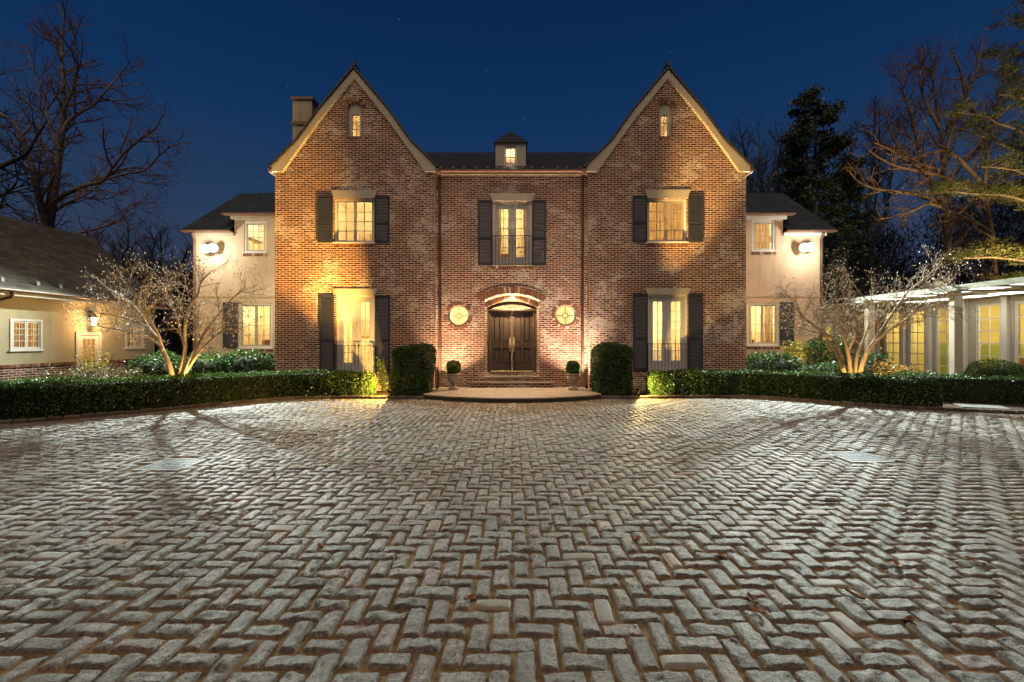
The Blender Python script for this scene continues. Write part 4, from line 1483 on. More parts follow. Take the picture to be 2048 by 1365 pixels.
# ---- stucco wings on either side
for side in (-1, 1):
    L = side < 0
    wq = lambda px: hx(px, YW)
    wz = lambda py: hz(py, YW)
    if L:
        xi, xm, xo = -10.2, wq(469), wq(390)
        win2 = (488, 533, 505, 443); win1 = (477, 545, 696, 606)
    else:
        xi, xm, xo = 9.9, wq(1566), wq(1646)
        win2 = (1504, 1551, 502, 441); win1 = (1494, 1558, 691, 606)
    za, zb = wz(433), wz(467)
    xlo, xhi = (xo, xi) if L else (xi, xo)
    hol = [rect(wq(w_[0]), wq(w_[1]), wz(w_[2]), wz(w_[3])) for w_ in (win2, win1)]
    out = ([(xo, -0.05), (xi, -0.05), (xi, za), (xm, za), (xm, zb), (xo, zb)] if L else [(xi, -0.05), (xo, -0.05), (xo, zb), (xm, zb), (xm, za), (xi, za)])
    b = MB(FWG)
    b.prism(out, 0, 0.3, hol)
    b.box(min(xo, xo - side * 0.3), max(xo, xo - side * 0.3), -0.05, zb, 0.302, 6)
    smat = M['stucco'] if L else M['stucco_warm']
    b.build('stucco_wall', smat, house)
    # cheek of the raised bay
    b = MB(FWG)
    cm = sorted((xm, xm - side * 0.2))
    b.box(cm[0], cm[1], zb + .02, za - .01, 0.302, 2.0)
    b.build('stucco_wall', smat, house)
    # cornices
    b = MB(FWG)
    e = xm + side * 0.12
    b.box(min(xi, e), max(xi, e), za - 0.14, za + 0.0, -0.10, -0.002)
    b.box(min(xm, xo + side * .1), max(xm, xo + side * .1), zb - 0.12, zb, -0.10, -0.002)
    b.build('cornice', M['trim'] if L else M['white'], house)
    b = MB(FWG)
    e = xm + side * 0.36
    b.box(min(xi, e), max(xi, e), za + 0.002, za + 0.06, -0.36, -0.05)
    e2 = xo + side * 0.4
    b.box(min(xm + side * .02, e2), max(xm + side * .02, e2), zb + 0.002, zb + 0.06, -0.36, -0.05)
    b.build('gutter', M['copper'], house)
    # roofs
    b = MB()
    ry, rz = 22.6, EYE + (CY - 387) / F * 22.6
    ex = xo + side * 0.42
    ey, ez = YW - 0.34, zb + 0.061
    rx = (482 - CX) * ry / F * (1 if L else -1)
    bx = xi
    b.add([(ex, ez, ey), (xm + side * .01, ez, ey), (xm + side * .01, rz, ry), (rx, rz, ry), (ex, ez, 25.6), (bx, ez, 25.6), (bx, rz, ry)], [(0, 1, 2, 3), (0, 3, 4), (3, 2, 6, 5, 4)])
    b.build('roof', M['roof_wing'], house)
    b = MB()
    e = xm + side * 0.38
    b.add([(e, za + .062, ey), (bx, za + .062, ey), (bx, rz + 0.03, ry), (e, rz + .03, ry), (e, za - .0, ey + .01), (e, rz - .03, ry)], [(0, 1, 2, 3), (0, 3, 5, 4)])
    b.build('dormer_roof', M['roof_wing'], house)
    # windows
    u0, u1, v0, v1 = wq(win2[0]), wq(win2[1]), wz(win2[2]), wz(win2[3])
    glazed(FWG, house, 'window', u0, u1, v0, v1, 1, 3, 4, 0.09, 0.05, w=0.03, mun=0.022, room=(u0 - .4, u1 + .4, v0 - .5, v1 + .25, 1.8, 'room'))
    room_lamp(FWG, (u0 + u1) / 2, v1 - 0.1, 1.2, 48 if L else 110, (1.0, 0.78, 0.5))
    if not L:
        curtain(FWG, house, u0 + .05, u1 - .05, v0, v1, 0.35, M['curtain'], 0.03, 7)
    soldier_row(FWG, house, u0 - 0.03, u1 + 0.03, v0 - 0.17, v0 - 0.055, seed=31, w0=-0.03)
    u0, u1, v0, v1 = wq(win1[0]), wq(win1[1]), wz(win1[2]), wz(win1[3])
    glazed(FWG, house, 'window', u0, u1, v0, v1, 2, 2, 4, 0.09, 0.06, w=0.03, mun=0.022, room=(u0 - .4, u1 + .4, v0 - .8, v1 + .3, 2.4, 'room'))
    room_lamp(FWG, (u0 + u1) / 2 + .3 * side, v1 - 0.15, 1.5, 80 if L else 130, (1.0, 0.75, 0.42))
    if L:
        bb = MB(FWG); bb.box(u0 + .1, u0 + .8, v0 - .8, v0 + .35, 1.7, 2.3); tag(bb.build('cabinet', M['wood']), 'wooden sideboard inside the ground floor window of the left stucco wing', 'cabinet')
    else:
        for a_, c_ in ((u0 + .03, u0 + .42), (u1 - .42, u1 - .03)):
            curtain(FWG, house, a_, c_, v0 - .2, v1 - .05, 0.4, M['curtain'], 0.04, 3)
        bb = MB(FWG); bb.box(u0 + .2, u1 - .3, v0 - .8, v0 + .25, 1.5, 2.0); tag(bb.build('cabinet', M['wood']), 'wooden sideboard between the curtains of the ground floor window of the right stucco wing', 'cabinet')
    soldier_row(FWG, house, u0 - 0.03, u1 + 0.03, v0 - 0.17, v0 - 0.055, seed=32, w0=-0.03)
    if L:
        shutter(FWG, house, wq(447), wq(476), v0 - .02, v1 + .02, mid=0.5)
    else:
        shutter(FWG, house, wq(1559), wq(1587), v0 - .02, v1 + .02, mid=0.5)
    # string course and downpipe
    b = MB(FWG)
    b.box(min(xi, xo), max(xi, xo), wz(594), wz(591), -0.03, -0.002)
    b.build('string_course', smat, house)
    b = MB(FWG)
    xd = xo - side * (0.02 if L else 0.12)
    b.tube([(xd, zb - 0.02, -0.2), (xd, zb - 0.3, -0.07), (xd, 0.2, -0.07)], 0.055, 8)
    b.build('downpipe', M['copper'] if L else M['pipe'], house)
# ------------------------------------------------------------------ carriage house on the left (its long wall faces the courtyard)
XL = -16.5
ch_ = thing('carriage_house', 'low cream stucco carriage house with a long slate roof, lantern and white door', 'outbuilding', (-18.5, 16.5, 0))
FL = Frame((XL, 0, 0), (0, 1, 0), (-1, 0, 0))
LY0, LY1 = 8.0, 21.0
eave_z, rid_x, rid_z = 3.62, -19.7, 6.75
w1 = (14.95, 15.98, 1.60, 2.64)
w2_ = (19.42, 20.40, 1.60, 2.62)
dd = (17.2, 18.28, 0.12, 2.26)
b = MB(FL)
b.prism(rect(LY0, LY1, 1.11, 3.72), 0, 0.3, [rect(*w1), rect(*w2_), rect(dd[0], dd[1], 1.11, dd[3])])
b.build('wall', M['stucco_olive'], ch_)
b = MB(FL)
b.box(LY0, dd[0], -0.1, 1.02, -0.03, 0.3)
b.box(dd[1], LY1, -0.1, 1.02, -0.03, 0.3)
b.build('brick_base', M['brick_base'], ch_)
soldier_row(FL, ch_, LY0, dd[0], 1.02, 1.12, name='brick_cap', w0=-0.06, w1=0.2, seed=41)
soldier_row(FL, ch_, dd[1], LY1, 1.02, 1.12, name='brick_cap', w0=-0.06, w1=0.2, seed=42)
b = MB()
b.prism([(XL - 0.302, -0.05), (-22.9, -0.05), (-22.9, 3.7), (rid_x, rid_z - 0.12), (XL - 0.302, 3.72)][::-1], LY1 - 0.3, LY1)
b.build('gable_wall', M['stucco_olive'], ch_)
for k, (ww, lbl) in enumerate(((w1, None), (w2_, None))):
    glazed(FL, ch_, 'window', ww[0], ww[1], ww[2], ww[3], 2, 2, 4, 0.07, 0.05, w=-0.02, mat='white', fmat='white', mun=0.02,
           room=(ww[0] - .4, ww[1] + .4, ww[2] - .8, ww[3] + .4, 1.9, 'room_gold'))
    room_lamp(FL, (ww[0] + ww[1]) / 2 - .2, ww[3] - 0.0, 1.1, 46 if k == 0 else 26, (1.0, 0.66, 0.26))
    curtain(FL, ch_, ww[0] + .1, ww[1] - .1, ww[2], ww[3], 0.28, M['curtain'], 0.02, 10)
dwn = glazed(FL, ch_, 'garden_door', dd[0], dd[1], dd[2], dd[3], 1, 3, 5, 0.13, 0.14, bot=0.4, w=-0.03, mat='white', fmat='white', mun=0.022, sill=False,
             room=(dd[0] - .3, dd[1] + .3, 0.1, dd[3] + .3, 1.6, 'room_gold'))
room_lamp(FL, 17.7, 2.0, 1.0, 16, (1.0, 0.62, 0.26))
b = MB()
th = 0.1
ex = XL + 0.5
prof = [(ex, eave_z), (XL - 0.9, eave_z + 0.98), (rid_x, rid_z), (-22.6, 4.4), (-23.4, 3.6)]
n = len(prof)
pts = [(p[0], p[1], LY0) for p in prof] + [(p[0], p[1], LY1 + 0.35) for p in prof] + [(p[0], p[1] - th, LY0) for p in prof] + [(p[0], p[1] - th, LY1 + 0.35) for p in prof]
fs = []
for i in range(n - 1):
    fs += [(i, n + i, n + i + 1, i + 1), (2 * n + i, 2 * n + i + 1, 3 * n + i + 1, 3 * n + i), (n + i, 3 * n + i, 3 * n + i + 1, n + i + 1)]
fs += [(0, 2 * n, 3 * n, n)]
b.add(pts, fs)
croof2 = b.build('roof', M['roof_shake'], ch_)
b = MB()
b.box(ex - 0.04, ex - 0.012, eave_z - 0.26, eave_z - 0.102, LY0, LY1 + 0.3)
b.box(XL + 0.002, ex - 0.042, eave_z - 0.13, eave_z - 0.104, LY0, LY1 + 0.3)
b.box(XL + 0.002, XL + 0.06, eave_z - 0.3, eave_z - 0.132, LY0, LY1)
b.build('fascia', M['trim'], ch_)
b = MB()
b.tube([(ex + 0.05, eave_z - 0.09, LY0), (ex + 0.05, eave_z - 0.09, LY1 + 0.3)], 0.062, 10)
b.tube([(ex + 0.05, eave_z - 0.12, 14.55), (ex + 0.03, eave_z - 0.3, 14.55), (XL + 0.12, eave_z - 0.42, 14.5), (XL + 0.08, eave_z - 0.55, 14.5), (XL + 0.08, 0.1, 14.5)], 0.05, 10)
b.build('gutter', M['pipe'], ch_)
rngs = random.Random(9)
for k in range(9):
    yy = 12.6 + k * 0.95 + rngs.uniform(-.1, .1)
    b = MB()
    zz = eave_z + 0.25
    b.prism([(ex - 0.30, zz - .02), (ex - 0.2, zz - 0.08), (ex - 0.2, zz + 0.05), (ex - 0.28, zz + 0.09)], yy, yy + 0.1)
    b.build('snow_guard', M['metal'], croof2)
lan = thing('wall_lantern', 'lit iron wall lantern above the white door of the carriage house', 'lantern', (XL + 0.02, 17.75, 2.6))
b = MB()
lx, ly, lz = XL + 0.2, 17.75, 2.62
b.tube([(XL + 0.01, lz + 0.34, ly), (XL + 0.1, lz + 0.42, ly), (lx, lz + 0.36, ly), (lx, lz + 0.28, ly)], 0.014, 8)
b.box(XL + 0.001, XL + 0.02, lz + 0.2, lz + 0.46, ly - 0.05, ly + 0.05)
b.lathe([(0.12, lz + 0.20), (0.125, lz + 0.215), (0.05, lz + 0.29), (0.02, lz + 0.31)], 8, (lx, ly))
b.lathe([(0.06, lz - 0.16), (0.075, lz - 0.14), (0.075, lz - 0.13)], 8, (lx, ly))
for k in range(6):
    a = k * math.pi / 3
    b.tube([(lx + 0.07 * math.cos(a), lz - 0.135, ly + 0.07 * math.sin(a)), (lx + 0.105 * math.cos(a), lz + 0.2, ly + 0.105 * math.sin(a))], 0.007, 5)
b.build('bracket', M['iron'], lan)
b = MB()
b.lathe([(0.062, lz - 0.125), (0.08, lz + 0.0), (0.095, lz + 0.195)], 12, (lx, ly))
M['lantern_glass'] = glow_material('lantern_glass', (1.0, 0.78, 0.5), 6.0)
b.build('lamp_glass', M['lantern_glass'], lan)
lamp('lantern_light', 'POINT', (lx + 0.22, ly - 0.02, lz + 0.02), 95, (1.0, 0.55, 0.22), radius=0.07)

# ------------------------------------------------------------------ sunroom on the right
XS = 17.6
sun = thing('sunroom', 'white glazed sunroom with tall gridded windows under a deep flat roof on posts', 'sunroom', (17.6, 16.0, 0))
FS = Frame((XS, 0, 0), (0, -1, 0), (1, 0, 0))
SZ, ST = 3.50, 3.60
wins = [(20.65, 21.5), (19.4, 20.2), (18.0, 18.92), (16.38, 17.28), (15.05, 15.95), (13.7, 14.6), (12.3, 13.2)]
b = MB(FS)
b.prism(rect(-22.2, -11.6, -0.05, SZ - 0.003), 0, 0.22, [rect(-y1, -y0, 0.35, 3.28) for y0, y1 in wins])
b.build('wall', M['trim'], sun)
for y0, y1 in wins:
    glazed(FS, sun, 'window', -y1, -y0, 0.35, 3.28, 1, 2, 6, 0.035, 0.045, w=0.02, mat='white', fmat='white', mun=0.036, sill=False, glass='glass_sun')
edges = [22.2] + [y for w_ in wins for y in (w_[1], w_[0])] + [11.6]
b = MB(FS)
for k in range(0, len(edges) - 1, 2):
    ya, yb = edges[k], edges[k + 1]
    mid = (ya + yb) / 2
    hw2 = min(0.09, (ya - yb) / 2)
    b.box(-mid - hw2, -mid + hw2, 0, SZ - 0.004, -0.13, -0.002)
    b.box(-mid - hw2 - 0.03, -mid + hw2 + 0.03, SZ - 0.12, SZ - 0.034, -0.15, -0.1305)
b.build('pier', M['white'], sun)
room_box(FS, sun, -22.0, -11.8, 0.1, 3.45, 0.24, 3.6, M['room_green'])
M['lawn_backing'] = simple('lit_lawn_olive', (0.17, 0.22, 0.05), 0.7, 0.3, 2.0, 0, 0)
b = MB(FS); b.box(-21.95, -11.85, 0.12, 1.75, 2.6, 3.58); b.build('lawn_backing', M['lawn_backing'], sun)  # added box, olive colour standing in for the lit lawn outside
for yy, pw in ((20.6, 100), (18.2, 100), (15.8, 105), (13.2, 100)):
    room_lamp(FS, -yy, 2.9, 1.6, pw, (1.0, 0.70, 0.30))
for yy in (18.1, 20.9, 15.2, 13.9):
    curtain(FS, sun, -yy - 0.18, -yy + 0.18, 0.4, 3.2, 0.5, M['pinkcurtain'], 0.04, 3)
bb = MB(FS); bb.box(-17.4, -16.2, 0.1, 0.9, 1.2, 2.0); bb.box(-17.4, -16.2, 0.9, 1.25, 1.8, 2.0); tag(bb.build('garden_bench', M['wood']), 'wooden bench inside the sunroom behind its windows', 'bench')
# link wall at the back of the loggia
FK = front(22.2)
b = MB(FK)
lk = (14.95, 15.75, 0.3, 2.75)
b.prism([(13.65, -0.05), (17.6, -0.05), (17.6, 3.72), (13.65, 3.72)], 0, 0.2, [rect(*lk)])
b.build('wall', M['stucco_olive'], sun)
glazed(FK, sun, 'garden_door', lk[0], lk[1], lk[2], lk[3], 1, 2, 5, 0.07, 0.08, bot=0.3, w=0.03, mat='white', fmat='white', sill=False, room=(lk[0] - .4, lk[1] + .4, 0.1, 3.0, 1.6, 'room_green'))
room_lamp(FK, 15.3, 2.4, 1.0, 26, (1.0, 0.72, 0.3))
# flat roof with glowing white panels
OX = 13.85
M['opal'] = glow_material('opal_glow_panel', (1.0, 0.97, 0.86), 3.6)
panel_y = []
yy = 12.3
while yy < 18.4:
    panel_y.append((yy, yy + 0.62))
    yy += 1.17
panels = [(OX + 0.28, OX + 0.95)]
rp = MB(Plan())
holes = [rect(a, c, y0, y1) for (y0, y1) in panel_y for a, c in panels]
holes += [rect(16.2, 17.0, y0 - 0.15, y1 + 0.25) for (y0, y1) in panel_y]
rp.prism(rect(OX, 18.4, 11.4, 18.75), SZ, ST, holes)
rp.prism(rect(14.7, 18.4, 18.752, 22.6), SZ - 0.03, ST - 0.03)
rp.build('roof', M['trim'], sun)
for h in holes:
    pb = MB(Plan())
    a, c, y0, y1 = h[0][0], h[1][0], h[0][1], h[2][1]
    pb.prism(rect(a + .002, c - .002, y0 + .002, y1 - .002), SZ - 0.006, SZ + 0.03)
    pb.build('glow_panel', M['opal'], sun)
b = MB()
b.box(OX - 0.03, OX - 0.001, SZ - 0.02, ST + 0.04, 11.4, 18.75)
b.box(OX, 18.4, SZ - 0.02, ST + 0.04, 18.7535, 18.78) if False else None
M['fascia'] = simple('sage_trim_paint', (0.26, 0.26, 0.2), 0.6, 0.12, 3.0)
b.build('fascia', M['fascia'], sun)
b = MB()
for y0, y1 in panel_y:
    ym = y1 + 0.27
    b.box(OX + 0.01, XS - 0.34, SZ - 0.032, SZ - 0.002, ym - 0.03, ym + 0.03)
b.build('roof_beam', M['trim'], sun)
for yy in (17.95, 14.46, 11.7):
    b = MB()
    b.box(OX + 0.12, OX + 0.30, 0.28, SZ - 0.16, yy - 0.09, yy + 0.09)
    b.box(OX + 0.09, OX + 0.33, -0.05, 0.28, yy - 0.12, yy + 0.12)
    b.box(OX + 0.09, OX + 0.33, SZ - 0.159, SZ - 0.003, yy - 0.12, yy + 0.12)
    b.box(OX + 0.305, OX + 0.42, 0.0, SZ - 0.165, yy - 0.06, yy + 0.06)
    b.build('post', M['trim'], sun)

# ------------------------------------------------------------------ lamps
FLOOD_L = (-13.05, YW - 0.45, hz(496, YW - 0.45))
FLOOD_R = ((1616 - CX) * (YW - 0.45) / F, YW - 0.45, hz(494, YW - 0.45))
t = NT('floodlight_lens')
at = t.n('Attribute', attribute_name='tint').outputs['Fac']
e_ = t.n('Emission', {'Color': (0.9, 1.0, 0.98)})
t.set(e_.inputs['Strength'], t.math('ADD', 2.5, t.math('MULTIPLY', t.math('MULTIPLY', at, at), 40.0)))
t.t.links.new(e_.outputs[0], t.out.inputs[0])
M['led'] = t.m
M['lens'] = glow_material('uplight_lens', (1.0, 0.85, 0.5), 9.0)


def floodlight(p, label, tgt):
    t_ = thing('floodlight', label, 'floodlight', (p[0], YW, p[2]))
    x, y, zc = p
    b = MB()
    b.lathe([(0.07, 0), (0.07, 0.03)], 16)
    b.v = [(x + u, zc - 0.02 + w, YW - 0.001 - v) for (u, v, w) in b.v]
    b.tube([(x, zc - 0.02, YW - 0.03), (x, zc - 0.02, y + 0.2)], 0.02, 8)
    b.tube([(x - 0.13, zc - 0.02, y + 0.2), (x + 0.13, zc - 0.02, y + 0.2)], 0.018, 8)
    b.build('bracket', M['iron'], t_)
    for s in (-1, 1):
        d = np.array(tgt, float) + np.array([s * 7.0, 0, 0]) - np.array(p)
        d /= np.linalg.norm(d)
        c = np.array([x + s * 0.12, y + 0.08 + 0.03 * s, zc + 0.02 * s])
        h = MB(Plan())
        V, Fq = tube_arrays(np.array([c - d * 0.12, c - d * 0.1, c + d * 0.02, c + d * 0.06]), np.array([0.05, 0.11, 0.18, 0.195]), 20, False)
        h.add([tuple(q) for q in V], [tuple(f) for f in Fq] + [tuple(range(20))])
        hd = h.build('lamp_head', M['white'], t_, smooth=True)
        ln = MB(Plan())
        V, Fq = tube_arrays(np.array([c + d * 0.04, c + d * 0.055, c + d * 0.062, c + d * 0.066, c + d * 0.07]), np.array([0.182, 0.15, 0.115, 0.075, 0.03]), 20, False)
        for k_ in range(4):
            ln.tint = (0.0, 0.25, 0.6, 1.0)[k_]
            ln.add([tuple(q) for q in V[k_ * 20:(k_ + 2) * 20]], [tuple(f) for f in Fq[:20]])
        ln.add([tuple(q) for q in V[80:]], [tuple(range(20))])
        ln.build('lens', M['led'], hd)
    return t_


floodlight(FLOOD_L, 'bright white twin floodlight on the left stucco wing', (-5, 2, 0))
floodlight(FLOOD_R, 'bright white twin floodlight on the right stucco wing', (5, 2, 0))
for p, tg in ((FLOOD_L, (-3.5, 1, 0)), (FLOOD_R, (4.5, 1, 0))):
    lamp('floodlight_beam', 'SPOT', (p[0], p[1] - 0.14, p[2]), 13000, (0.87, 1.0, 0.92), tg, 0.10, 146, 0.9)
    lamp('floodlight_spill', 'POINT', (p[0], p[1] - 0.5, p[2] - 0.1), 120, (0.98, 0.95, 0.86), radius=0.1)


def uplight(x, y, z0, label, tgt, power, color, angle, blend=0.25, visor=None, r=0.03, aim=None):
    t_ = thing('uplight', label, 'garden light', (x, y, z0))
    d = np.array(tgt, float) - np.array([x, y, z0 + 0.2])
    d /= np.linalg.norm(d)
    c = np.array([x, y, z0 + 0.2])
    b = MB()
    b.tube([(x, z0 - 0.1, y), (x, z0 + 0.12, y)], 0.012, 6)
    b.build('stake', M['iron'], t_)
    h = MB(Plan())
    V, Fq = tube_arrays(np.array([c - d * 0.1, c - d * 0.08, c + d * 0.02]), np.array([0.02, 0.045, 0.055]), 14, False)
    h.add([tuple(q) for q in V], [tuple(f) for f in Fq] + [tuple(range(14))])
    hd = h.build('lamp_head', M['iron'], t_, smooth=True)
    ln = MB(Plan())
    V, Fq = tube_arrays(np.array([c + d * 0.0, c + d * 0.012]), np.array([0.05, 0.05]), 14, False)
    ln.add([tuple(q) for q in V], [tuple(range(14, 28))])
    ln.build('lens', M['lens'], hd)
    if visor is not None:
        vb = MB(Plan())
        o_, n_, sz = np.array(visor[0], float), np.array(visor[1], float), visor[2]
        n_ /= np.linalg.norm(n_)
        up = np.array([0, 0, 1.0]) - n_ * n_[2]
        up /= np.linalg.norm(up)
        sd = np.cross(up, n_)
        cc = c + o_
        q = [cc + up * a * sz + sd * e * sz for a, e in ((-0.6, -1), (1.5, -1), (1.5, 1), (-0.6, 1))]
        q2 = [p + n_ * 0.004 for p in q]
        vb.add([tuple(p) for p in q + q2], [(0, 1, 2, 3), (7, 6, 5, 4), (0, 4, 5, 1), (1, 5, 6, 2), (2, 6, 7, 3), (3, 7, 4, 0)])
        vb.build('glare_shield', M['iron'], t_)
    lamp('uplight_beam', 'SPOT', tuple(c + d * 0.03), power, color, aim or tgt, r, angle, blend)


uplight(-4.10, 15.02, 0.06, 'garden uplight at the end of the left hedge beside the clipped bush', (-6.6, 16.9, 6.2), 10500, (1.0, 0.54, 0.11), 50, 1.0, r=0.06,
        aim=(-10.0, 16.9, 8.2))
lamp('uplight_spread', 'SPOT', (-4.13, 15.0, 0.34), 780, (1.0, 0.55, 0.12), (-4.13 - 1.0, 15.0 - 0.21, 0.34 - 0.15), 0.045, 178, 0.03)
uplight(4.16, 15.02, 0.06, 'garden uplight at the end of the right hedge beside the clipped bush', (7.0, 16.9, 6.2), 12000, (1.0, 0.6, 0.18), 26, 1.0, r=0.1,
        aim=(8.0, 16.9, 10.0))
lamp('uplight_spread', 'SPOT', (4.2, 15.0, 0.34), 600, (1.0, 0.66, 0.18), (4.2 + 1.0, 15.0 - 0.5, 0.34 - 0.1), 0.02, 170, 0.1)
uplight(-2.7, 16.55, 0.06, 'small uplight behind the left clipped bush washing the brick by the door', (-1.2, 17.3, 5.6), 1350, (1.0, 0.68, 0.42), 100, 1.0)
uplight(2.7, 16.55, 0.06, 'small uplight behind the right clipped bush washing the brick by the door', (1.2, 17.3, 5.6), 1750, (1.0, 0.74, 0.54), 100, 1.0)
lamp('arch_downlight', 'SPOT', (0.0, YC + 0.03, acr - 0.1), 1100, (1.0, 0.70, 0.40), (0, YC - 0.25, 0.5), 0.04, 150, 0.6)
b = MB()
b.lathe([(0.06, acr - 0.055), (0.06, acr - 0.03)], 16, (0.0, YC + 0.06))
dl = thing('recessed_lamp', 'small round downlight set under the brick arch over the front door', 'light', (0, YC + .06, acr))
b.build('lens', M['lens'], dl)
b = MB()
b.lathe([(0.078, acr - 0.05), (0.078, acr - 0.02)], 16, (0.0, YC + 0.06))
b.build('trim_ring', M['white'], dl)

# ------------------------------------------------------------------ urns, mat, drains, leaves
urn = thing('urn_planter', 'fluted stone urn standing left of the front door', 'urn', (0, 0, 0))
b = MB()
b.box(-0.17, 0.17, 0, 0.06, -0.17, 0.17)
b.box(-0.145, 0.145, 0.06, 0.085, -0.145, 0.145)
b.lathe([(0.13, 0.085), (0.13, 0.10), (0.085, 0.13), (0.062, 0.18), (0.07, 0.23), (0.095, 0.245)], 28)
b.build('pedestal', M['urn'], urn, smooth=False)
b = MB()
b.lathe([(0.08, 0.246), (0.13, 0.27), (0.19, 0.34), (0.225, 0.43), (0.235, 0.50), (0.225, 0.515), (0.235, 0.53), (0.262, 0.545), (0.268, 0.575), (0.25, 0.585), (0.225, 0.58), (0.21, 0.54)], 48, (0, 0), 16, 0.05, (0.27, 0.45))
b.build('bowl', M['urn'], urn, smooth=True)
urn.location = (hx(907, 16.3), 16.3, 0.153)


def copy_tree(o, parent=None):
    c = o.copy()
    COL.objects.link(c)
    c.parent = parent
    for chd in [k for k in bpy.data.objects if k.parent == o]:
        copy_tree(chd, c)
    return c


urn_b = copy_tree(urn)
urn_b['label'] = 'fluted stone urn standing right of the front door'
urn_b.location = (hx(1146, 16.3), 16.3, 0.153)
for o in (urn, urn_b):
    o['group'] = 'stone urns beside the front door'
b = MB()
b.box(-0.86, 0.86, 0.561, 0.576, YC + 0.07, YC + 0.23)
tag(b.build('door_mat', M['mat']), 'dark doormat on the landing at the foot of the front door', 'doormat')


def drain(c, label):
    t_ = thing('drain_grate', label, 'drain', (c[0], c[1], 0))
    b = MB(Plan())
    s = 0.34
    x, y = c[0], c[1]
    b.prism(rect(x - s, x + s, y - s, y + s), -0.02, 0.012, [rect(x - s + .05, x + s - .05, y - s + .05, y + s - .05)])
    b.build('rim', M['metal'], t_)
    b = MB(Plan())
    n = 11
    hl = [rect(x - s + .052 + (2 * s - .104) * i / n + .016, x - s + .052 + (2 * s - .104) * (i + 1) / n - .012, y - s + .06 + (2 * s - .12) * j / 5 + .012, y - s + .06 + (2 * s - .12) * (j + 1) / 5 - .012)
          for i in range(n) for j in range(5)]
    b.prism(rect(x - s + .051, x + s - .051, y - s + .051, y + s - .051), -0.015, 0.008, hl)
    b.build('grille', M['metal'], t_)
    b = MB(Plan())
    b.prism(rect(x - s + .02, x + s - .02, y - s + .02, y + s - .02), -0.021, -0.0205)
    b.build('pit', M['pit'], t_)
    for o in bpy.data.objects:
        pass
    t_['group'] = 'drain grates in the courtyard'


drain(DRAINS[0], 'square metal drain grate in the left half of the cobbled courtyard')
drain(DRAINS[1], 'square metal drain grate in the right half of the cobbled courtyard')
rl = np.random.default_rng(77)
leafsp = [(495, 932), (548, 955), (1440, 1118), (1515, 1232), (1390, 1060), (1832, 1060), (1425, 990), (1820, 1250), (1710, 1200), (1795, 1138), (940, 1205), (1104, 1054), (640, 1100), (1660, 1005), (1275, 1085), (1505, 1208), (430, 1010), (1950, 1130)]
for k, (px, py) in enumerate(leafsp):
    Y = EYE * F / (py - CY)
    x = (px - CX) * Y / F
    n = 7
    L, Wd = rl.uniform(0.045, 0.075), rl.uniform(0.02, 0.035)
    a = rl.uniform(0, 6.28)
    s = np.linspace(-1, 1, n)
    wid = Wd * (1 - s ** 2) ** 0.7
    curl = 0.012 * s ** 2 + 0.006
    top = np.stack([s * L, wid, curl + 0.012], 1)
    midl = np.stack([s * L, 0 * s, curl], 1)
    botm = np.stack([s * L, -wid, curl + 0.014], 1)
    P = np.concatenate([top, midl, botm])
    ca, sa = math.cos(a), math.sin(a)
    P = np.stack([P[:, 0] * ca - P[:, 1] * sa + x, P[:, 0] * sa + P[:, 1] * ca + Y, P[:, 2] + 0.018], 1)
    P = np.concatenate([P, P + np.array([0, 0, 0.0015])])
    i = np.arange(n - 1)
    f = np.concatenate([np.stack([i, i + n, i + n + 1, i + 1], 1), np.stack([i + n, i + 2 * n, i + 2 * n + 1, i + n + 1], 1)])
    f = np.concatenate([f[:, ::-1], f + 3 * n])
    o = np_mesh('fallen_leaf', P, [f], M['dryleaf'], None, {'tint': ('FACE', np.full(len(f), rl.random()))}, smooth=True, loc=(x, Y, 0.015))
    tag(o, 'small dry brown leaf fallen on the cobbled courtyard', 'leaf', 'dry leaves on the cobbles')
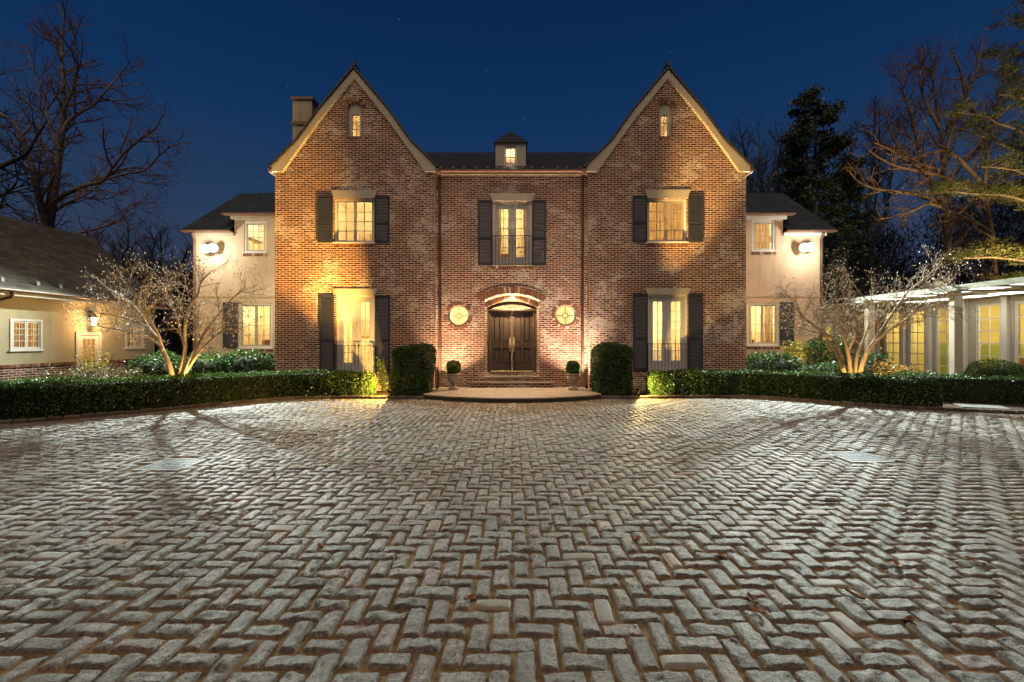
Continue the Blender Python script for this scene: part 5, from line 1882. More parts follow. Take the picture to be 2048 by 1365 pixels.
# ------------------------------------------------------------------ clipped hedges and bushes
def hedge(path, width, height, label, n_leaf, seed, mat='boxwood', size=0.05, z0=0.03, end_round=True, group=None, lump=0.045):
    rng = np.random.default_rng(seed)
    Q = smooth_path(path, 120)
    d = np.concatenate([[0], np.cumsum(np.linalg.norm(np.diff(Q, axis=0), axis=1))])
    T = np.gradient(Q, axis=0)
    T /= np.linalg.norm(T, axis=1, keepdims=True)
    Nn = np.stack([T[:, 1], -T[:, 0]], 1)
    # rounded-rectangle section, walked by arc length
    hw, r = width / 2, 0.12
    sec = []
    sec += [(-hw, k * (height - r) / 8) for k in range(9)]
    sec += [(-hw + r - r * math.cos(a), height - r + r * math.sin(a)) for a in np.linspace(0.2, 1.4, 5)]
    sec += [(-hw + r + k * (width - 2 * r) / 6, height) for k in range(7)]
    sec += [(hw - r + r * math.sin(a), height - r + r * math.cos(a)) for a in np.linspace(0.2, 1.4, 5)]
    sec += [(hw, (8 - k) * (height - r) / 8) for k in range(9)]
    sec = np.array(sec)
    sd = np.concatenate([[0], np.cumsum(np.linalg.norm(np.diff(sec, axis=0), axis=1))])
    cen = np.array([0, height * 0.5])

    def place(s, u):
        """s along the hedge, u round the section -> point and outward normal"""
        q = np.stack([np.interp(s, d, Q[:, k]) for k in (0, 1)], 1)
        nn = np.stack([np.interp(s, d, Nn[:, k]) for k in (0, 1)], 1)
        tt = np.stack([np.interp(s, d, T[:, k]) for k in (0, 1)], 1)
        ua = np.interp(u, sd, sec[:, 0]); uz = np.interp(u, sd, sec[:, 1])
        e = 0.02
        ta = np.interp(u + e, sd, sec[:, 0]) - np.interp(u - e, sd, sec[:, 0])
        tz = np.interp(u + e, sd, sec[:, 1]) - np.interp(u - e, sd, sec[:, 1])
        na, nz = -tz, ta
        ln = np.sqrt(na ** 2 + nz ** 2) + 1e-9
        na, nz = na / ln, nz / ln
        k = np.ones(len(s))
        if end_round:
            dist = np.minimum(s, d[-1] - s)
            k = np.clip(1 - (1 - np.clip(dist / 0.3, 0, 1)) ** 2 * 0.35, 0, 1)
        P = np.column_stack([q + nn * (ua * k)[:, None], z0 + uz * (0.6 * k + 0.4)])
        N = np.column_stack([nn * na[:, None], nz])
        return P, N, tt

    n = n_leaf
    s = rng.uniform(0, d[-1], n)
    u = rng.uniform(0, sd[-1], n)
    P, N, tt = place(s, u)
    # the two ends
    ne = int(n * width * height * 2 / (sd[-1] * d[-1] + width * height * 2)) + 50
    for endS, sgn in ((0.0, -1), (d[-1], 1)):
        ss = np.full(ne, endS)
        Pe, Ne, te = place(ss, rng.uniform(0, sd[-1], ne))
        ctr, _, _ = place(ss, np.full(ne, sd[-1] / 2))
        ctr[:, 2] = z0 + height * 0.5
        k = np.sqrt(rng.random(ne))[:, None]
        P = np.concatenate([P, ctr + (Pe - ctr) * k])
        N = np.concatenate([N, np.column_stack([te * sgn, np.zeros(ne)])])
    lum = lumps(P, seed + 1, 3.0) * lump + lumps(P, seed + 2, 11.0) * lump * 0.5
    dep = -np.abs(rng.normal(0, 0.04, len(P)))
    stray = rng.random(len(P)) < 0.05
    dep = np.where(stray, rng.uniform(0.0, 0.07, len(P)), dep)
    P = P + N * (lum + dep)[:, None]
    P[:, 2] = np.maximum(P[:, 2], z0 + 0.015)
    D = N * 0.7 + rng.normal(0, 0.75, (len(P), 3))
    V, Fq = leaf_quads(P, D, size, rng, 0.62)
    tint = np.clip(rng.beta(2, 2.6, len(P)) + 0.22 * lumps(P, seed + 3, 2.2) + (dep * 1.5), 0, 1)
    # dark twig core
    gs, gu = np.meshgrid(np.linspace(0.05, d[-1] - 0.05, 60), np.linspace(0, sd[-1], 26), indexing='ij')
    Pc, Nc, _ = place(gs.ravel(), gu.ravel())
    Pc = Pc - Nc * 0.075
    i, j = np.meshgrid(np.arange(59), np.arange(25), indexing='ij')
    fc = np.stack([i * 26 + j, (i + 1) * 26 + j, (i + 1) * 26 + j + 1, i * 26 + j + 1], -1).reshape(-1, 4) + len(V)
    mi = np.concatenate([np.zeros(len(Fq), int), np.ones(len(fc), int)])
    caps = []
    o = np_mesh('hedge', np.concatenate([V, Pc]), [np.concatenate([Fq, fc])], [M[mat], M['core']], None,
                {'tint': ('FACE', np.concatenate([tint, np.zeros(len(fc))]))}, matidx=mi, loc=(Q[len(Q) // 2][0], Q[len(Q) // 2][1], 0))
    return tag(o, label, 'hedge', group)


def offs(Kp, off, t0, t1):
    P = np.array(Kp)
    dd_ = np.gradient(P, axis=0)
    dd_ /= np.linalg.norm(dd_, axis=1, keepdims=True)
    nr = np.stack([-dd_[:, 1], dd_[:, 0]], 1)
    Q = P + nr * off
    m = (Q[:, 0] > t0) & (Q[:, 0] < t1)
    return [tuple(q) for q in Q[m]]


hedge(offs(KLs, 0.66, -17.5, -4.6), 0.78, 0.84, 'long low clipped hedge curving along the left kerb of the courtyard', 62000, 101)
hedge(offs(KRs, 0.66, 4.6, 12.2), 0.78, 0.84, 'low clipped hedge curving along the right kerb with a rounded end', 42000, 102, mat='boxdark')
hedge([(-14.9, 11.5), (-14.6, 12.6), (-14.2, 13.8), (-13.6, 14.9)], 0.8, 0.72, 'short yellow green hedge in front of the brick base of the carriage house', 9000, 103)
hedge([(12.7, 15.2), (13.2, 14.35), (14.3, 13.75), (15.8, 13.5), (18.0, 13.2)], 0.8, 0.82, 'low clipped hedge in front of the sunroom posts', 17000, 104, mat='boxdark')


def bush(name, c, rad, label, cat, n, size, mat, seed, z0=0.04, square=2.6, lump=0.06, depth=0.06, width=0.6, core=True, group=None, out=0.6, droop=0.0, stems=0, thin=0.0):
    """a rounded bush: leaves through the outer shell of a superellipsoid"""
    rng = np.random.default_rng(seed)
    D = rng.uniform(-1, 1, (n, 3))
    ax_ = rng.integers(0, 3, n)
    D[np.arange(n), ax_] = np.where(rng.random(n) < 0.5, -1.0, 1.0)
    D /= np.linalg.norm(D, axis=1, keepdims=True)
    k = (np.abs(D) ** square).sum(1) ** (-1 / square)
    P = D * k[:, None] * np.array(rad)
    N = P / np.array(rad) ** 2
    N /= np.linalg.norm(N, axis=1, keepdims=True)
    P0 = P + np.array(c)
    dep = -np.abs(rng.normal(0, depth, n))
    P = P0 + N * (lumps(P0, seed, 2.6) * lump + lumps(P0, seed + 5, 8) * lump * 0.5 + dep)[:, None]
    keep = P[:, 2] > z0
    if thin:
        keep &= lumps(P0, seed + 9, 5) > -thin
    P, N, dep = P[keep], N[keep], dep[keep]
    dirs = N * out + rng.normal(0, 0.7, (len(P), 3))
    dirs[:, 2] -= droop
    V, Fq = leaf_quads(P, dirs, size, rng, width)
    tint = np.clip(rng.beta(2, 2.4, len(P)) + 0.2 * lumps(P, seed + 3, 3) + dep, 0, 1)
    Fs, mi, ti = [Fq], [np.zeros(len(Fq), int)], [tint]
    off = len(V)
    Vs = [V]
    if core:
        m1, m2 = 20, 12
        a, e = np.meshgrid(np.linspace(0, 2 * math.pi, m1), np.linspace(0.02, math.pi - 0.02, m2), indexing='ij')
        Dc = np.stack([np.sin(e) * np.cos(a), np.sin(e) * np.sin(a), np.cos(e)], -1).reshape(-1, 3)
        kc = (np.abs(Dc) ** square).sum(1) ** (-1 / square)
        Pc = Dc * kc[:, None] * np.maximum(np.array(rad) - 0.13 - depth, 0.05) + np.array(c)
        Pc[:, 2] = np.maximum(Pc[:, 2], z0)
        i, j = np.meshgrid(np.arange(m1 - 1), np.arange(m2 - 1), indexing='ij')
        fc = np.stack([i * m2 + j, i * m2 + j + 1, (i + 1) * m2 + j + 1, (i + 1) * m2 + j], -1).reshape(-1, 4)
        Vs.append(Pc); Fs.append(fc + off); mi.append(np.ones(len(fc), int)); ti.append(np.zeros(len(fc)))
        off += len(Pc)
    for s in range(stems):
        a = rng.uniform(0, 6.28)
        e = np.array(c) + np.array([rad[0] * 0.85 * math.cos(a), rad[1] * 0.85 * math.sin(a), rng.uniform(0.2, 0.9) * rad[2]])
        b0 = np.array([c[0] + 0.25 * rad[0] * math.cos(a), c[1] + 0.25 * rad[1] * math.sin(a), z0])
        tt = np.linspace(0, 1, 5)[:, None]
        pts = b0 * (1 - tt) + e * tt + np.array([0, 0, 0.2 * rad[2]]) * np.sin(tt * math.pi) + rng.normal(0, 0.03, (5, 3))
        Vt, Ft = tube_arrays(pts, np.linspace(0.012, 0.005, 5), 4)
        Vs.append(Vt); Fs.append(Ft + off); mi.append(np.full(len(Ft), 2)); ti.append(np.zeros(len(Ft)))
        off += len(Vt)
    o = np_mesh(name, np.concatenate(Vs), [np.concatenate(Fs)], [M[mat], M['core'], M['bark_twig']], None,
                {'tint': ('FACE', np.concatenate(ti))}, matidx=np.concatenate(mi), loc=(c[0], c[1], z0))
    return tag(o, label, cat, group)


bush('boxwood_bush', (-3.42, 15.75, 0.85), (0.69, 0.62, 0.90), 'large clipped boxwood bush left of the stoop', 'bush', 34000, 0.05, 'boxdark', 201, square=5.5, depth=0.08, group='clipped bushes flanking the stoop')
bush('boxwood_bush', (3.48, 15.75, 0.86), (0.69, 0.62, 0.92), 'large clipped boxwood bush right of the stoop', 'bush', 34000, 0.05, 'boxdark', 202, square=5.0, depth=0.08, group='clipped bushes flanking the stoop')
bush('boxwood_bush', (15.9, 14.9, 0.62), (0.8, 0.7, 0.62), 'round clipped bush in front of the right end of the sunroom', 'bush', 8000, 0.055, 'boxwood', 203, square=2.3)
for px, lab, sd in ((907, 'round boxwood topiary in the left stone urn', 1), (1146, 'round boxwood topiary in the right stone urn', 2)):
    bush('boxwood_topiary', (hx(px, 16.3), 16.3, 0.153 + 0.56 + 0.24), (0.29, 0.29, 0.28), lab, 'topiary', 2600, 0.055, 'orangeleaf' if False else 'boxwood', 210 + sd, z0=0.153 + 0.53, square=2.0, lump=0.02, depth=0.05, group='topiary in the urns')
bush('climbing_shrub', (-4.62, 16.45, 0.75), (0.3, 0.25, 0.75), 'small dark shrub behind the hedge by the left French doors', 'shrub', 1400, 0.07, 'boxdark', 220, lump=0.12, thin=0.4)


def pxc(px, Y):
    return (px - CX) * Y / F


# left bed shrubs
bush('laurel_shrub', (pxc(495, 18.3), 18.3, 0.68), (1.25, 0.75, 0.85), 'glossy green laurel against the brick corner left of the house', 'shrub', 5200, 0.12, 'laurel', 301, lump=0.14, depth=0.12, out=0.8, width=0.42, square=2.4)
bush('laurel_shrub', (pxc(415, 18.1), 18.1, 0.62), (1.2, 0.75, 0.82), 'glossy green laurel behind the right stems of the left magnolia', 'shrub', 4800, 0.12, 'laurel', 302, lump=0.16, depth=0.12, out=0.8, width=0.42, square=2.4)
bush('laurel_shrub', (pxc(305, 16.8), 16.8, 0.62), (1.15, 0.8, 0.82), 'glossy green laurel left of the left magnolia trunk', 'shrub', 4600, 0.13, 'laurel', 303, lump=0.16, depth=0.12, out=0.8, width=0.42, square=2.3)
bush('twiggy_shrub', (pxc(215, 14.6), 14.6, 0.62), (1.2, 0.7, 0.62), 'sparse olive twiggy shrub in front of the carriage house door', 'shrub', 3600, 0.06, 'twigleaf', 304, lump=0.22, depth=0.3, core=False, stems=46, thin=0.5)
bush('twiggy_shrub', (pxc(130, 14.4), 14.4, 0.52), (1.0, 0.6, 0.55), 'sparse olive twiggy shrub beneath the carriage house brick base', 'shrub', 2400, 0.06, 'twigleaf', 305, lump=0.22, depth=0.3, core=False, stems=36, thin=0.4)
bush('twiggy_shrub', (pxc(190, 15.6), 15.6, 1.0), (0.7, 0.5, 0.62), 'tall loose yellowish shrub right under the lantern and door', 'shrub', 900, 0.07, 'yellowleaf', 306, lump=0.25, depth=0.3, core=False, stems=24, thin=0.2)
bush('twiggy_shrub', (pxc(285, 14.2), 14.2, 0.45), (0.75, 0.4, 0.42), 'low orange leaved shrub left of the left magnolia base', 'shrub', 900, 0.07, 'orangeleaf', 307, lump=0.2, depth=0.2, core=False, stems=18, thin=0.4)
# right bed shrubs
bush('laurel_shrub', (pxc(1545, 18.3), 18.3, 0.62), (1.15, 0.7, 0.85), 'glossy green shrub against the right corner of the brick gable', 'shrub', 4600, 0.11, 'laurel', 311, lump=0.16, depth=0.12, out=0.8, width=0.42, square=2.3)
bush('laurel_shrub', (pxc(1632, 17.6), 17.6, 0.5), (0.95, 0.7, 0.72), 'glossy green shrub left of the right magnolia stems', 'shrub', 3600, 0.11, 'laurel', 312, lump=0.18, depth=0.12, out=0.8, width=0.42, square=2.3)
bush('rhododendron', (pxc(1600, 18.9), 18.9, 1.5), (0.62, 0.4, 0.42), 'yellow lit rhododendron under the right stucco wing window', 'shrub', 620, 0.17, 'yellowleaf', 313, lump=0.2, depth=0.2, core=False, stems=22, out=0.9, droop=0.5, width=0.3)
bush('rhododendron', (pxc(1655, 18.4), 18.4, 1.35), (0.8, 0.5, 0.7), 'tall green rhododendron behind the right magnolia', 'shrub', 1500, 0.18, 'laurel', 314, lump=0.25, depth=0.25, core=False, stems=26, out=0.9, droop=0.5, width=0.3)
bush('rhododendron', (pxc(1752, 17.0), 17.0, 0.8), (0.6, 0.5, 0.75), 'loose green rhododendron by the sunroom corner post', 'shrub', 700, 0.2, 'laurel', 315, lump=0.2, depth=0.25, core=False, stems=18, out=0.9, droop=0.5, width=0.25)
bush('twiggy_shrub', (pxc(1795, 16.2), 16.2, 0.75), (0.75, 0.5, 0.55), 'orange leaved twiggy shrub before the sunroom windows', 'shrub', 1500, 0.075, 'orangeleaf', 316, lump=0.2, depth=0.25, core=False, stems=30, thin=0.4)


# ------------------------------------------------------------------ bare trees
class Acc:
    def __init__(self):
        self.V, self.F, self.n = [], [], 0

    def tube(self, P, r, sides):
        V, Fq = tube_arrays(P, r, sides)
        self.V.append(V); self.F.append(Fq + self.n); self.n += len(V)


def walk(rng, p, d, L, n, bend, trop):
    P = [p]
    st = L / n
    for k in range(n):
        d = d + rng.normal(0, bend, 3)
        d[2] += trop
        d = d / (np.linalg.norm(d) + 1e-9)
        p = p + d * st
        P.append(p)
    return np.array(P)


def grow(rng, accs, P, r0, r1, lvl, cfg, tips):
    """accs: [limbs, twigs]; cfg: per level (children per metre, length, nseg, bend, tropism, radius, sides)"""
    if lvl >= len(cfg):
        return
    per_m, L, nseg, bend, trop, rad, sides, ang, start = cfg[lvl]
    seg = np.linalg.norm(np.diff(P, axis=0), axis=1)
    d = np.concatenate([[0], np.cumsum(seg)])
    tot = d[-1]
    n = max(1, int(tot * (1 - start) * per_m + rng.random()))
    for k in range(n):
        t_ = start + (1 - start) * (k + rng.random()) / n
        s = t_ * tot
        i = min(np.searchsorted(d, s) - 1, len(P) - 2)
        i = max(i, 0)
        f = (s - d[i]) / (seg[i] + 1e-9)
        p = P[i] + (P[i + 1] - P[i]) * f
        tdir = (P[i + 1] - P[i]) / (seg[i] + 1e-9)
        q = rng.normal(size=3)
        q -= tdir * (q @ tdir)
        q /= np.linalg.norm(q) + 1e-9
        a = R(rng.uniform(*ang))
        dr = tdir * math.cos(a) + q * math.sin(a)
        LL = L * rng.uniform(0.55, 1.2) * (1.1 - 0.5 * t_)
        C = walk(rng, p, dr, LL, nseg, bend, trop)
        rb = min(rad, (r0 + (r1 - r0) * t_) * 0.75) * rng.uniform(0.75, 1.1)
        accs[0 if lvl == 0 else 1].tube(C, np.linspace(rb, rb * (0.45 if lvl < len(cfg) - 1 else 0.35), len(C)), sides)
        if lvl == len(cfg) - 1:
            tips.append(C[-1])
        grow(rng, accs, C, rb, rb * 0.45, lvl + 1, cfg, tips)


def spline(ctrl, n):
    P = np.array(ctrl, float)
    P = np.concatenate([[2 * P[0] - P[1]], P, [2 * P[-1] - P[-2]]])
    out = []
    m = len(P) - 3
    for k in range(m):
        p0, p1, p2, p3 = P[k:k + 4]
        for t_ in np.linspace(0, 1, n, endpoint=False):
            out.append(0.5 * ((2 * p1) + (-p0 + p2) * t_ + (2 * p0 - 5 * p1 + 4 * p2 - p3) * t_ ** 2 + (-p0 + 3 * p1 - 3 * p2 + p3) * t_ ** 3))
    out.append(P[-2])
    return np.array(out)


def bare_tree(name, label, limbs, Y, cfg, seed, mats, spread=3.0, buds=None, cat='tree', group=None, depth_from=None):
    """limbs: (photo polyline, radius at start, radius at end [, depth drift]) lofted at their own distances"""
    rng = np.random.default_rng(seed)
    accs = [Acc(), Acc()]
    tips = []
    base = None
    for lm in limbs:
        pts, r0, r1 = lm[0], lm[1], lm[2]
        dz = lm[3] if len(lm) > 3 else rng.uniform(-1, 1) * spread
        n = len(pts)
        y0 = lm[4] if len(lm) > 4 else 0.0
        ctrl = [wp(px, py, Y + y0 + dz * (k / (n - 1)) ** 1.3 + rng.normal(0, 0.05 * spread)) for k, (px, py) in enumerate(pts)]
        if base is None:
            base = np.array(ctrl[0])
        C = spline(ctrl, 5)
        accs[0].tube(C, np.linspace(r0, r1, len(C)) ** 1.0, 9)
        grow(rng, accs, C, r0, r1, 0, cfg, tips)
    t_ = thing(name, label, cat, (base[0], base[1], max(base[2], 0) if base[2] < 1 else 0), group)
    np_mesh('trunk', np.concatenate(accs[0].V), [np.concatenate(accs[0].F)], mats[0], t_, smooth=True)
    V, Fc = accs[1].V, accs[1].F
    n = accs[1].n
    mi = [np.zeros(sum(len(f) for f in Fc), int)]
    if buds:
        T_ = np.array(tips)
        sel = rng.random(len(T_)) < buds[1]
        T_ = T_[sel]
        D = rng.normal(0, 0.5, (len(T_), 3)); D[:, 2] += 1
        Vb, Fb = [], []
        for a in (0, 1):
            v_, f_ = leaf_quads(T_ + D * 0.01, D, buds[0], rng, 0.6)
            V.append(v_); Fc.append(f_ + n); n += len(v_)
            mi.append(np.ones(len(f_), int))
    np_mesh('crown', np.concatenate(V), [np.concatenate(Fc)], [mats[1], M['bud']], t_, matidx=np.concatenate(mi), smooth=True)
    return t_


mag_cfg = [(4.6, 1.15, 6, 0.17, 0.05, 0.015, 6, (25, 62), 0.30), (8.5, 0.66, 5, 0.22, 0.07, 0.009, 4, (25, 70), 0.15), (10.0, 0.28, 4, 0.28, 0.10, 0.0072, 3, (25, 75), 0.1)]
bare_tree('magnolia_tree', 'bare multi stemmed magnolia with pale buds in the left bed', [
    ([(347, 762), (338, 730), (326, 702), (316, 680), (296, 655), (280, 628), (258, 606), (232, 588), (205, 570)], 0.082, 0.016, 0.6),
    ([(326, 702), (318, 672), (300, 640), (288, 610), (268, 585), (245, 560), (232, 530)], 0.045, 0.012, -0.8),
    ([(325, 698), (308, 682), (292, 672), (270, 668), (240, 660), (205, 655), (175, 640)], 0.033, 0.010, -0.6),
    ([(359, 762), (364, 732), (370, 700), (370, 670), (372, 640), (380, 612), (395, 590), (402, 566), (420, 545)], 0.070, 0.015, 0.4),
    ([(368, 690), (360, 660), (352, 632), (338, 606), (330, 580), (318, 560)], 0.037, 0.011, 0.9),
    ([(366, 762), (376, 730), (390, 702), (406, 672), (424, 645), (446, 618), (468, 594), (492, 572)], 0.061, 0.011, -0.3),
    ([(372, 745), (392, 715), (412, 690), (436, 668), (462, 652), (485, 645)], 0.041, 0.010, -0.9),
    ([(372, 640), (362, 616), (366, 590), (372, 565), (364, 545)], 0.025, 0.008, 1.0),
    ([(296, 655), (262, 640), (232, 632), (200, 628), (165, 632)], 0.025, 0.008, 0.3),
], 14.2, mag_cfg, 401, (M['bark_pale'], M['bark_twig']), 0.8, buds=(0.058, 0.85), group='magnolias in the beds')
bare_tree('magnolia_tree', 'bare multi stemmed magnolia lit gold at its base in the right bed', [
    ([(1690, 755), (1684, 730), (1676, 712), (1662, 690), (1646, 668), (1624, 648), (1604, 632), (1588, 600), (1560, 585)], 0.072, 0.014, -0.5),
    ([(1686, 738), (1680, 705), (1668, 680), (1648, 662), (1646, 630), (1650, 600), (1655, 570)], 0.051, 0.012, 0.5),
    ([(1702, 755), (1698, 715), (1692, 690), (1686, 660), (1680, 640), (1692, 610), (1684, 585)], 0.064, 0.012, 0.4),
    ([(1698, 700), (1710, 672), (1704, 655), (1690, 646), (1680, 630), (1672, 600)], 0.034, 0.010, -0.6),
    ([(1710, 755), (1714, 715), (1722, 690), (1732, 668), (1740, 640), (1744, 610), (1740, 580)], 0.047, 0.012, 0.7),
    ([(1718, 755), (1728, 720), (1744, 690), (1762, 662), (1780, 635), (1798, 608), (1820, 580), (1850, 556), (1876, 536)], 0.068, 0.012, 0.3),
    ([(1724, 735), (1736, 702), (1756, 680), (1780, 660), (1808, 642), (1830, 624), (1860, 614), (1898, 612), (1925, 618)], 0.051, 0.010, -0.5),
    ([(1646, 668), (1612, 660), (1584, 650), (1560, 640)], 0.024, 0.009, -0.3),
    ([(1820, 580), (1846, 576), (1880, 566), (1910, 556)], 0.021, 0.009, 0.4),
    ([(1740, 610), (1720, 585), (1700, 560), (1690, 540)], 0.021, 0.009, 0.4),
], 14.8, mag_cfg, 402, (M['bark_pale'], M['bark_twig']), 0.8, buds=(0.058, 0.85), group='magnolias in the beds')

big_cfg = [(1.5, 3.2, 7, 0.13, 0.03, 0.08, 6, (25, 60), 0.15), (2.6, 1.7, 6, 0.17, 0.03, 0.036, 4, (25, 65), 0.12), (4.2, 0.9, 4, 0.22, 0.03, 0.02, 3, (25, 70), 0.1)]
bare_tree('bare_tree', 'tall bare tree with forked trunk rising behind the carriage house roof', [
    ([(93, 700), (96, 560), (98, 460), (106, 400), (114, 340), (122, 280), (128, 220), (126, 150), (124, 90), (130, 20)], 0.385, 0.049, 1.0),
    ([(97, 470), (84, 420), (72, 370), (58, 315), (42, 270), (20, 240), (-15, 220)], 0.252, 0.070, -1.5),
    ([(124, 270), (135, 245), (160, 226), (190, 208), (215, 178), (240, 148), (262, 120)], 0.140, 0.035, 1.5),
    ([(112, 400), (140, 385), (170, 372), (205, 362), (225, 335), (250, 305), (280, 280), (310, 258), (325, 228)], 0.168, 0.035, -1.0),
    ([(205, 362), (245, 350), (290, 340), (318, 312), (345, 292), (378, 285)], 0.084, 0.028, -2.0),
    ([(104, 425), (140, 405), (180, 385), (220, 350)], 0.112, 0.042, 2.0),
    ([(100, 470), (150, 468), (200, 456), (240, 440), (262, 410), (310, 405)], 0.098, 0.028, -1.0),
    ([(128, 220), (145, 180), (155, 130), (150, 80), (165, 30)], 0.098, 0.028, -1.0),
    ([(120, 300), (100, 250), (88, 200), (70, 150), (50, 90)], 0.112, 0.028, 1.0),
    ([(72, 370), (95, 330), (80, 290), (85, 230), (95, 170)], 0.098, 0.028, 1.5),
], 33.0, big_cfg, 411, (M['bark_grey'], M['twig_red']), 2.0)
bare_tree('bare_tree', 'dark bare tree at the left edge with heavy low branches', [
    ([(-70, 700), (-60, 520), (-50, 420), (-20, 350), (20, 325), (50, 310), (70, 280), (95, 240)], 0.275, 0.044, -1.0),
    ([(-55, 430), (-20, 400), (15, 385), (35, 360), (30, 330)], 0.138, 0.044, 1.0),
    ([(-60, 470), (-20, 440), (10, 410), (40, 430), (80, 455)], 0.110, 0.033, 0.0),
    ([(-50, 420), (-60, 330), (-40, 240), (-20, 150)], 0.220, 0.044, 1.0),
], 31.0, big_cfg, 412, (M['twig_dark'], M['twig_dark']), 2.0)
mid_cfg = [(1.9, 2.8, 6, 0.14, 0.05, 0.06, 5, (20, 50), 0.1), (3.0, 1.6, 5, 0.17, 0.05, 0.034, 4, (20, 55), 0.1), (4.6, 0.95, 4, 0.2, 0.05, 0.021, 3, (20, 60), 0.1)]
bare_tree('bare_tree', 'broad bare purplish tree rising behind the sunroom', [
    ([(1905, 720), (1900, 560), (1896, 470), (1890, 400), (1886, 320), (1880, 250), (1868, 180), (1862, 110)], 0.26, 0.06, 1.0),
    ([(1890, 420), (1860, 360), (1838, 300), (1826, 240), (1806, 180), (1800, 130)], 0.22, 0.05, 2.0),
    ([(1886, 330), (1905, 260), (1925, 200), (1950, 150), (1965, 90)], 0.2, 0.05, 1.0),
    ([(1888, 380), (1930, 320), (1975, 270), (2000, 200), (2020, 120)], 0.2, 0.05, -1.0),
    ([(1880, 260), (1850, 200), (1840, 150), (1845, 100)], 0.14, 0.04, 2.0),
    ([(1895, 450), (1950, 400), (2000, 360), (2045, 330)], 0.16, 0.05, 1.0),
    ([(1862, 360), (1810, 310), (1780, 260), (1770, 210)], 0.14, 0.04, 1.0),
], 38.0, mid_cfg, 421, (M['bark_grey'], M['twig_red']), 2.0)
tan_cfg = [(1.6, 2.1, 7, 0.2, 0.01, 0.05, 5, (25, 65), 0.15), (2.9, 1.1, 5, 0.24, 0.02, 0.024, 4, (25, 70), 0.12), (4.6, 0.6, 4, 0.26, 0.02, 0.014, 3, (25, 70), 0.1)]
bare_tree('bare_tree', 'crooked tan tree reaching lit branches leftward over the sunroom roof', [
    ([(1990, 720), (1992, 600), (1985, 480), (1970, 380), (1975, 300), (1960, 230)], 0.17, 0.06, 1.0),
    ([(1988, 470), (1950, 445), (1900, 425), (1862, 408), (1830, 420), (1790, 434), (1750, 440)], 0.11, 0.03, -1.5),
    ([(1900, 425), (1850, 395), (1800, 385), (1760, 380), (1720, 366), (1695, 340)], 0.12, 0.03, -1.0),
    ([(1975, 380), (1930, 330), (1895, 300), (1872, 285), (1850, 245), (1835, 220)], 0.11, 0.03, -1.0),
    ([(1895, 300), (1850, 310), (1815, 320), (1780, 300), (1745, 285)], 0.1, 0.03, -1.0),
    ([(1970, 400), (1900, 360), (1850, 345), (1800, 335), (1765, 320), (1735, 300)], 0.1, 0.03, -2.0),
    ([(1965, 250), (1935, 200), (1920, 140), (1900, 95)], 0.12, 0.03, -1.0),
], 27.0, tan_cfg, 422, (M['bark_tan'], M['bark_tan']), 1.5)
for k, (pxs, Y, top, lab) in enumerate((
        ([1500, 1510, 1495, 1480], 44.0, 255, 'slim dark bare tree just right of the right brick gable'),
        ([1560, 1565, 1555, 1570], 46.0, 262, 'slim dark bare tree left of the dense evergreen'),
        ([1740, 1735, 1745, 1750], 45.0, 205, 'slim dark bare tree between the evergreen and the purplish tree'))):
    x = pxs[0]
    bare_tree('bare_tree', lab, [
        ([(x, 700), (x + 2, 520), (pxs[1], 420), (pxs[2], 340), (pxs[3], top)], 0.25, 0.05, 0.5),
        ([(x + 2, 500), (x - 25, 420), (x - 40, 350), (x - 38, top + 40)], 0.14, 0.04, 1.0),
        ([(x + 2, 510), (x + 30, 430), (x + 42, 360), (x + 55, top + 30)], 0.14, 0.04, -1.0),
        ([(x + 5, 440), (x + 15, 370), (x + 20, top + 20)], 0.1, 0.04, 1.0)], Y, mid_cfg, 430 + k, (M['twig_dark'], M['twig_dark']), 2.0)
for k, (x, Y, top, lab) in enumerate(((205, 42.0, 470, 'low dark bare tree over the right slope of the carriage house roof'), (330, 44.0, 462, 'low dark bare tree left of the left stucco wing'), (265, 47.0, 440, 'dark bare thicket tree between the carriage house and the left wing'))):
    bare_tree('bare_tree', lab, [
        ([(x, 700), (x, 600), (x - 6, 530), (x - 10, top)], 0.2, 0.05, 0.5),
        ([(x, 590), (x - 30, 540), (x - 48, top + 30)], 0.12, 0.04, 1.0),
        ([(x, 600), (x + 28, 540), (x + 50, top + 25)], 0.12, 0.04, -1.0)], Y, mid_cfg, 440 + k, (M['twig_dark'], M['twig_dark']), 2.0)


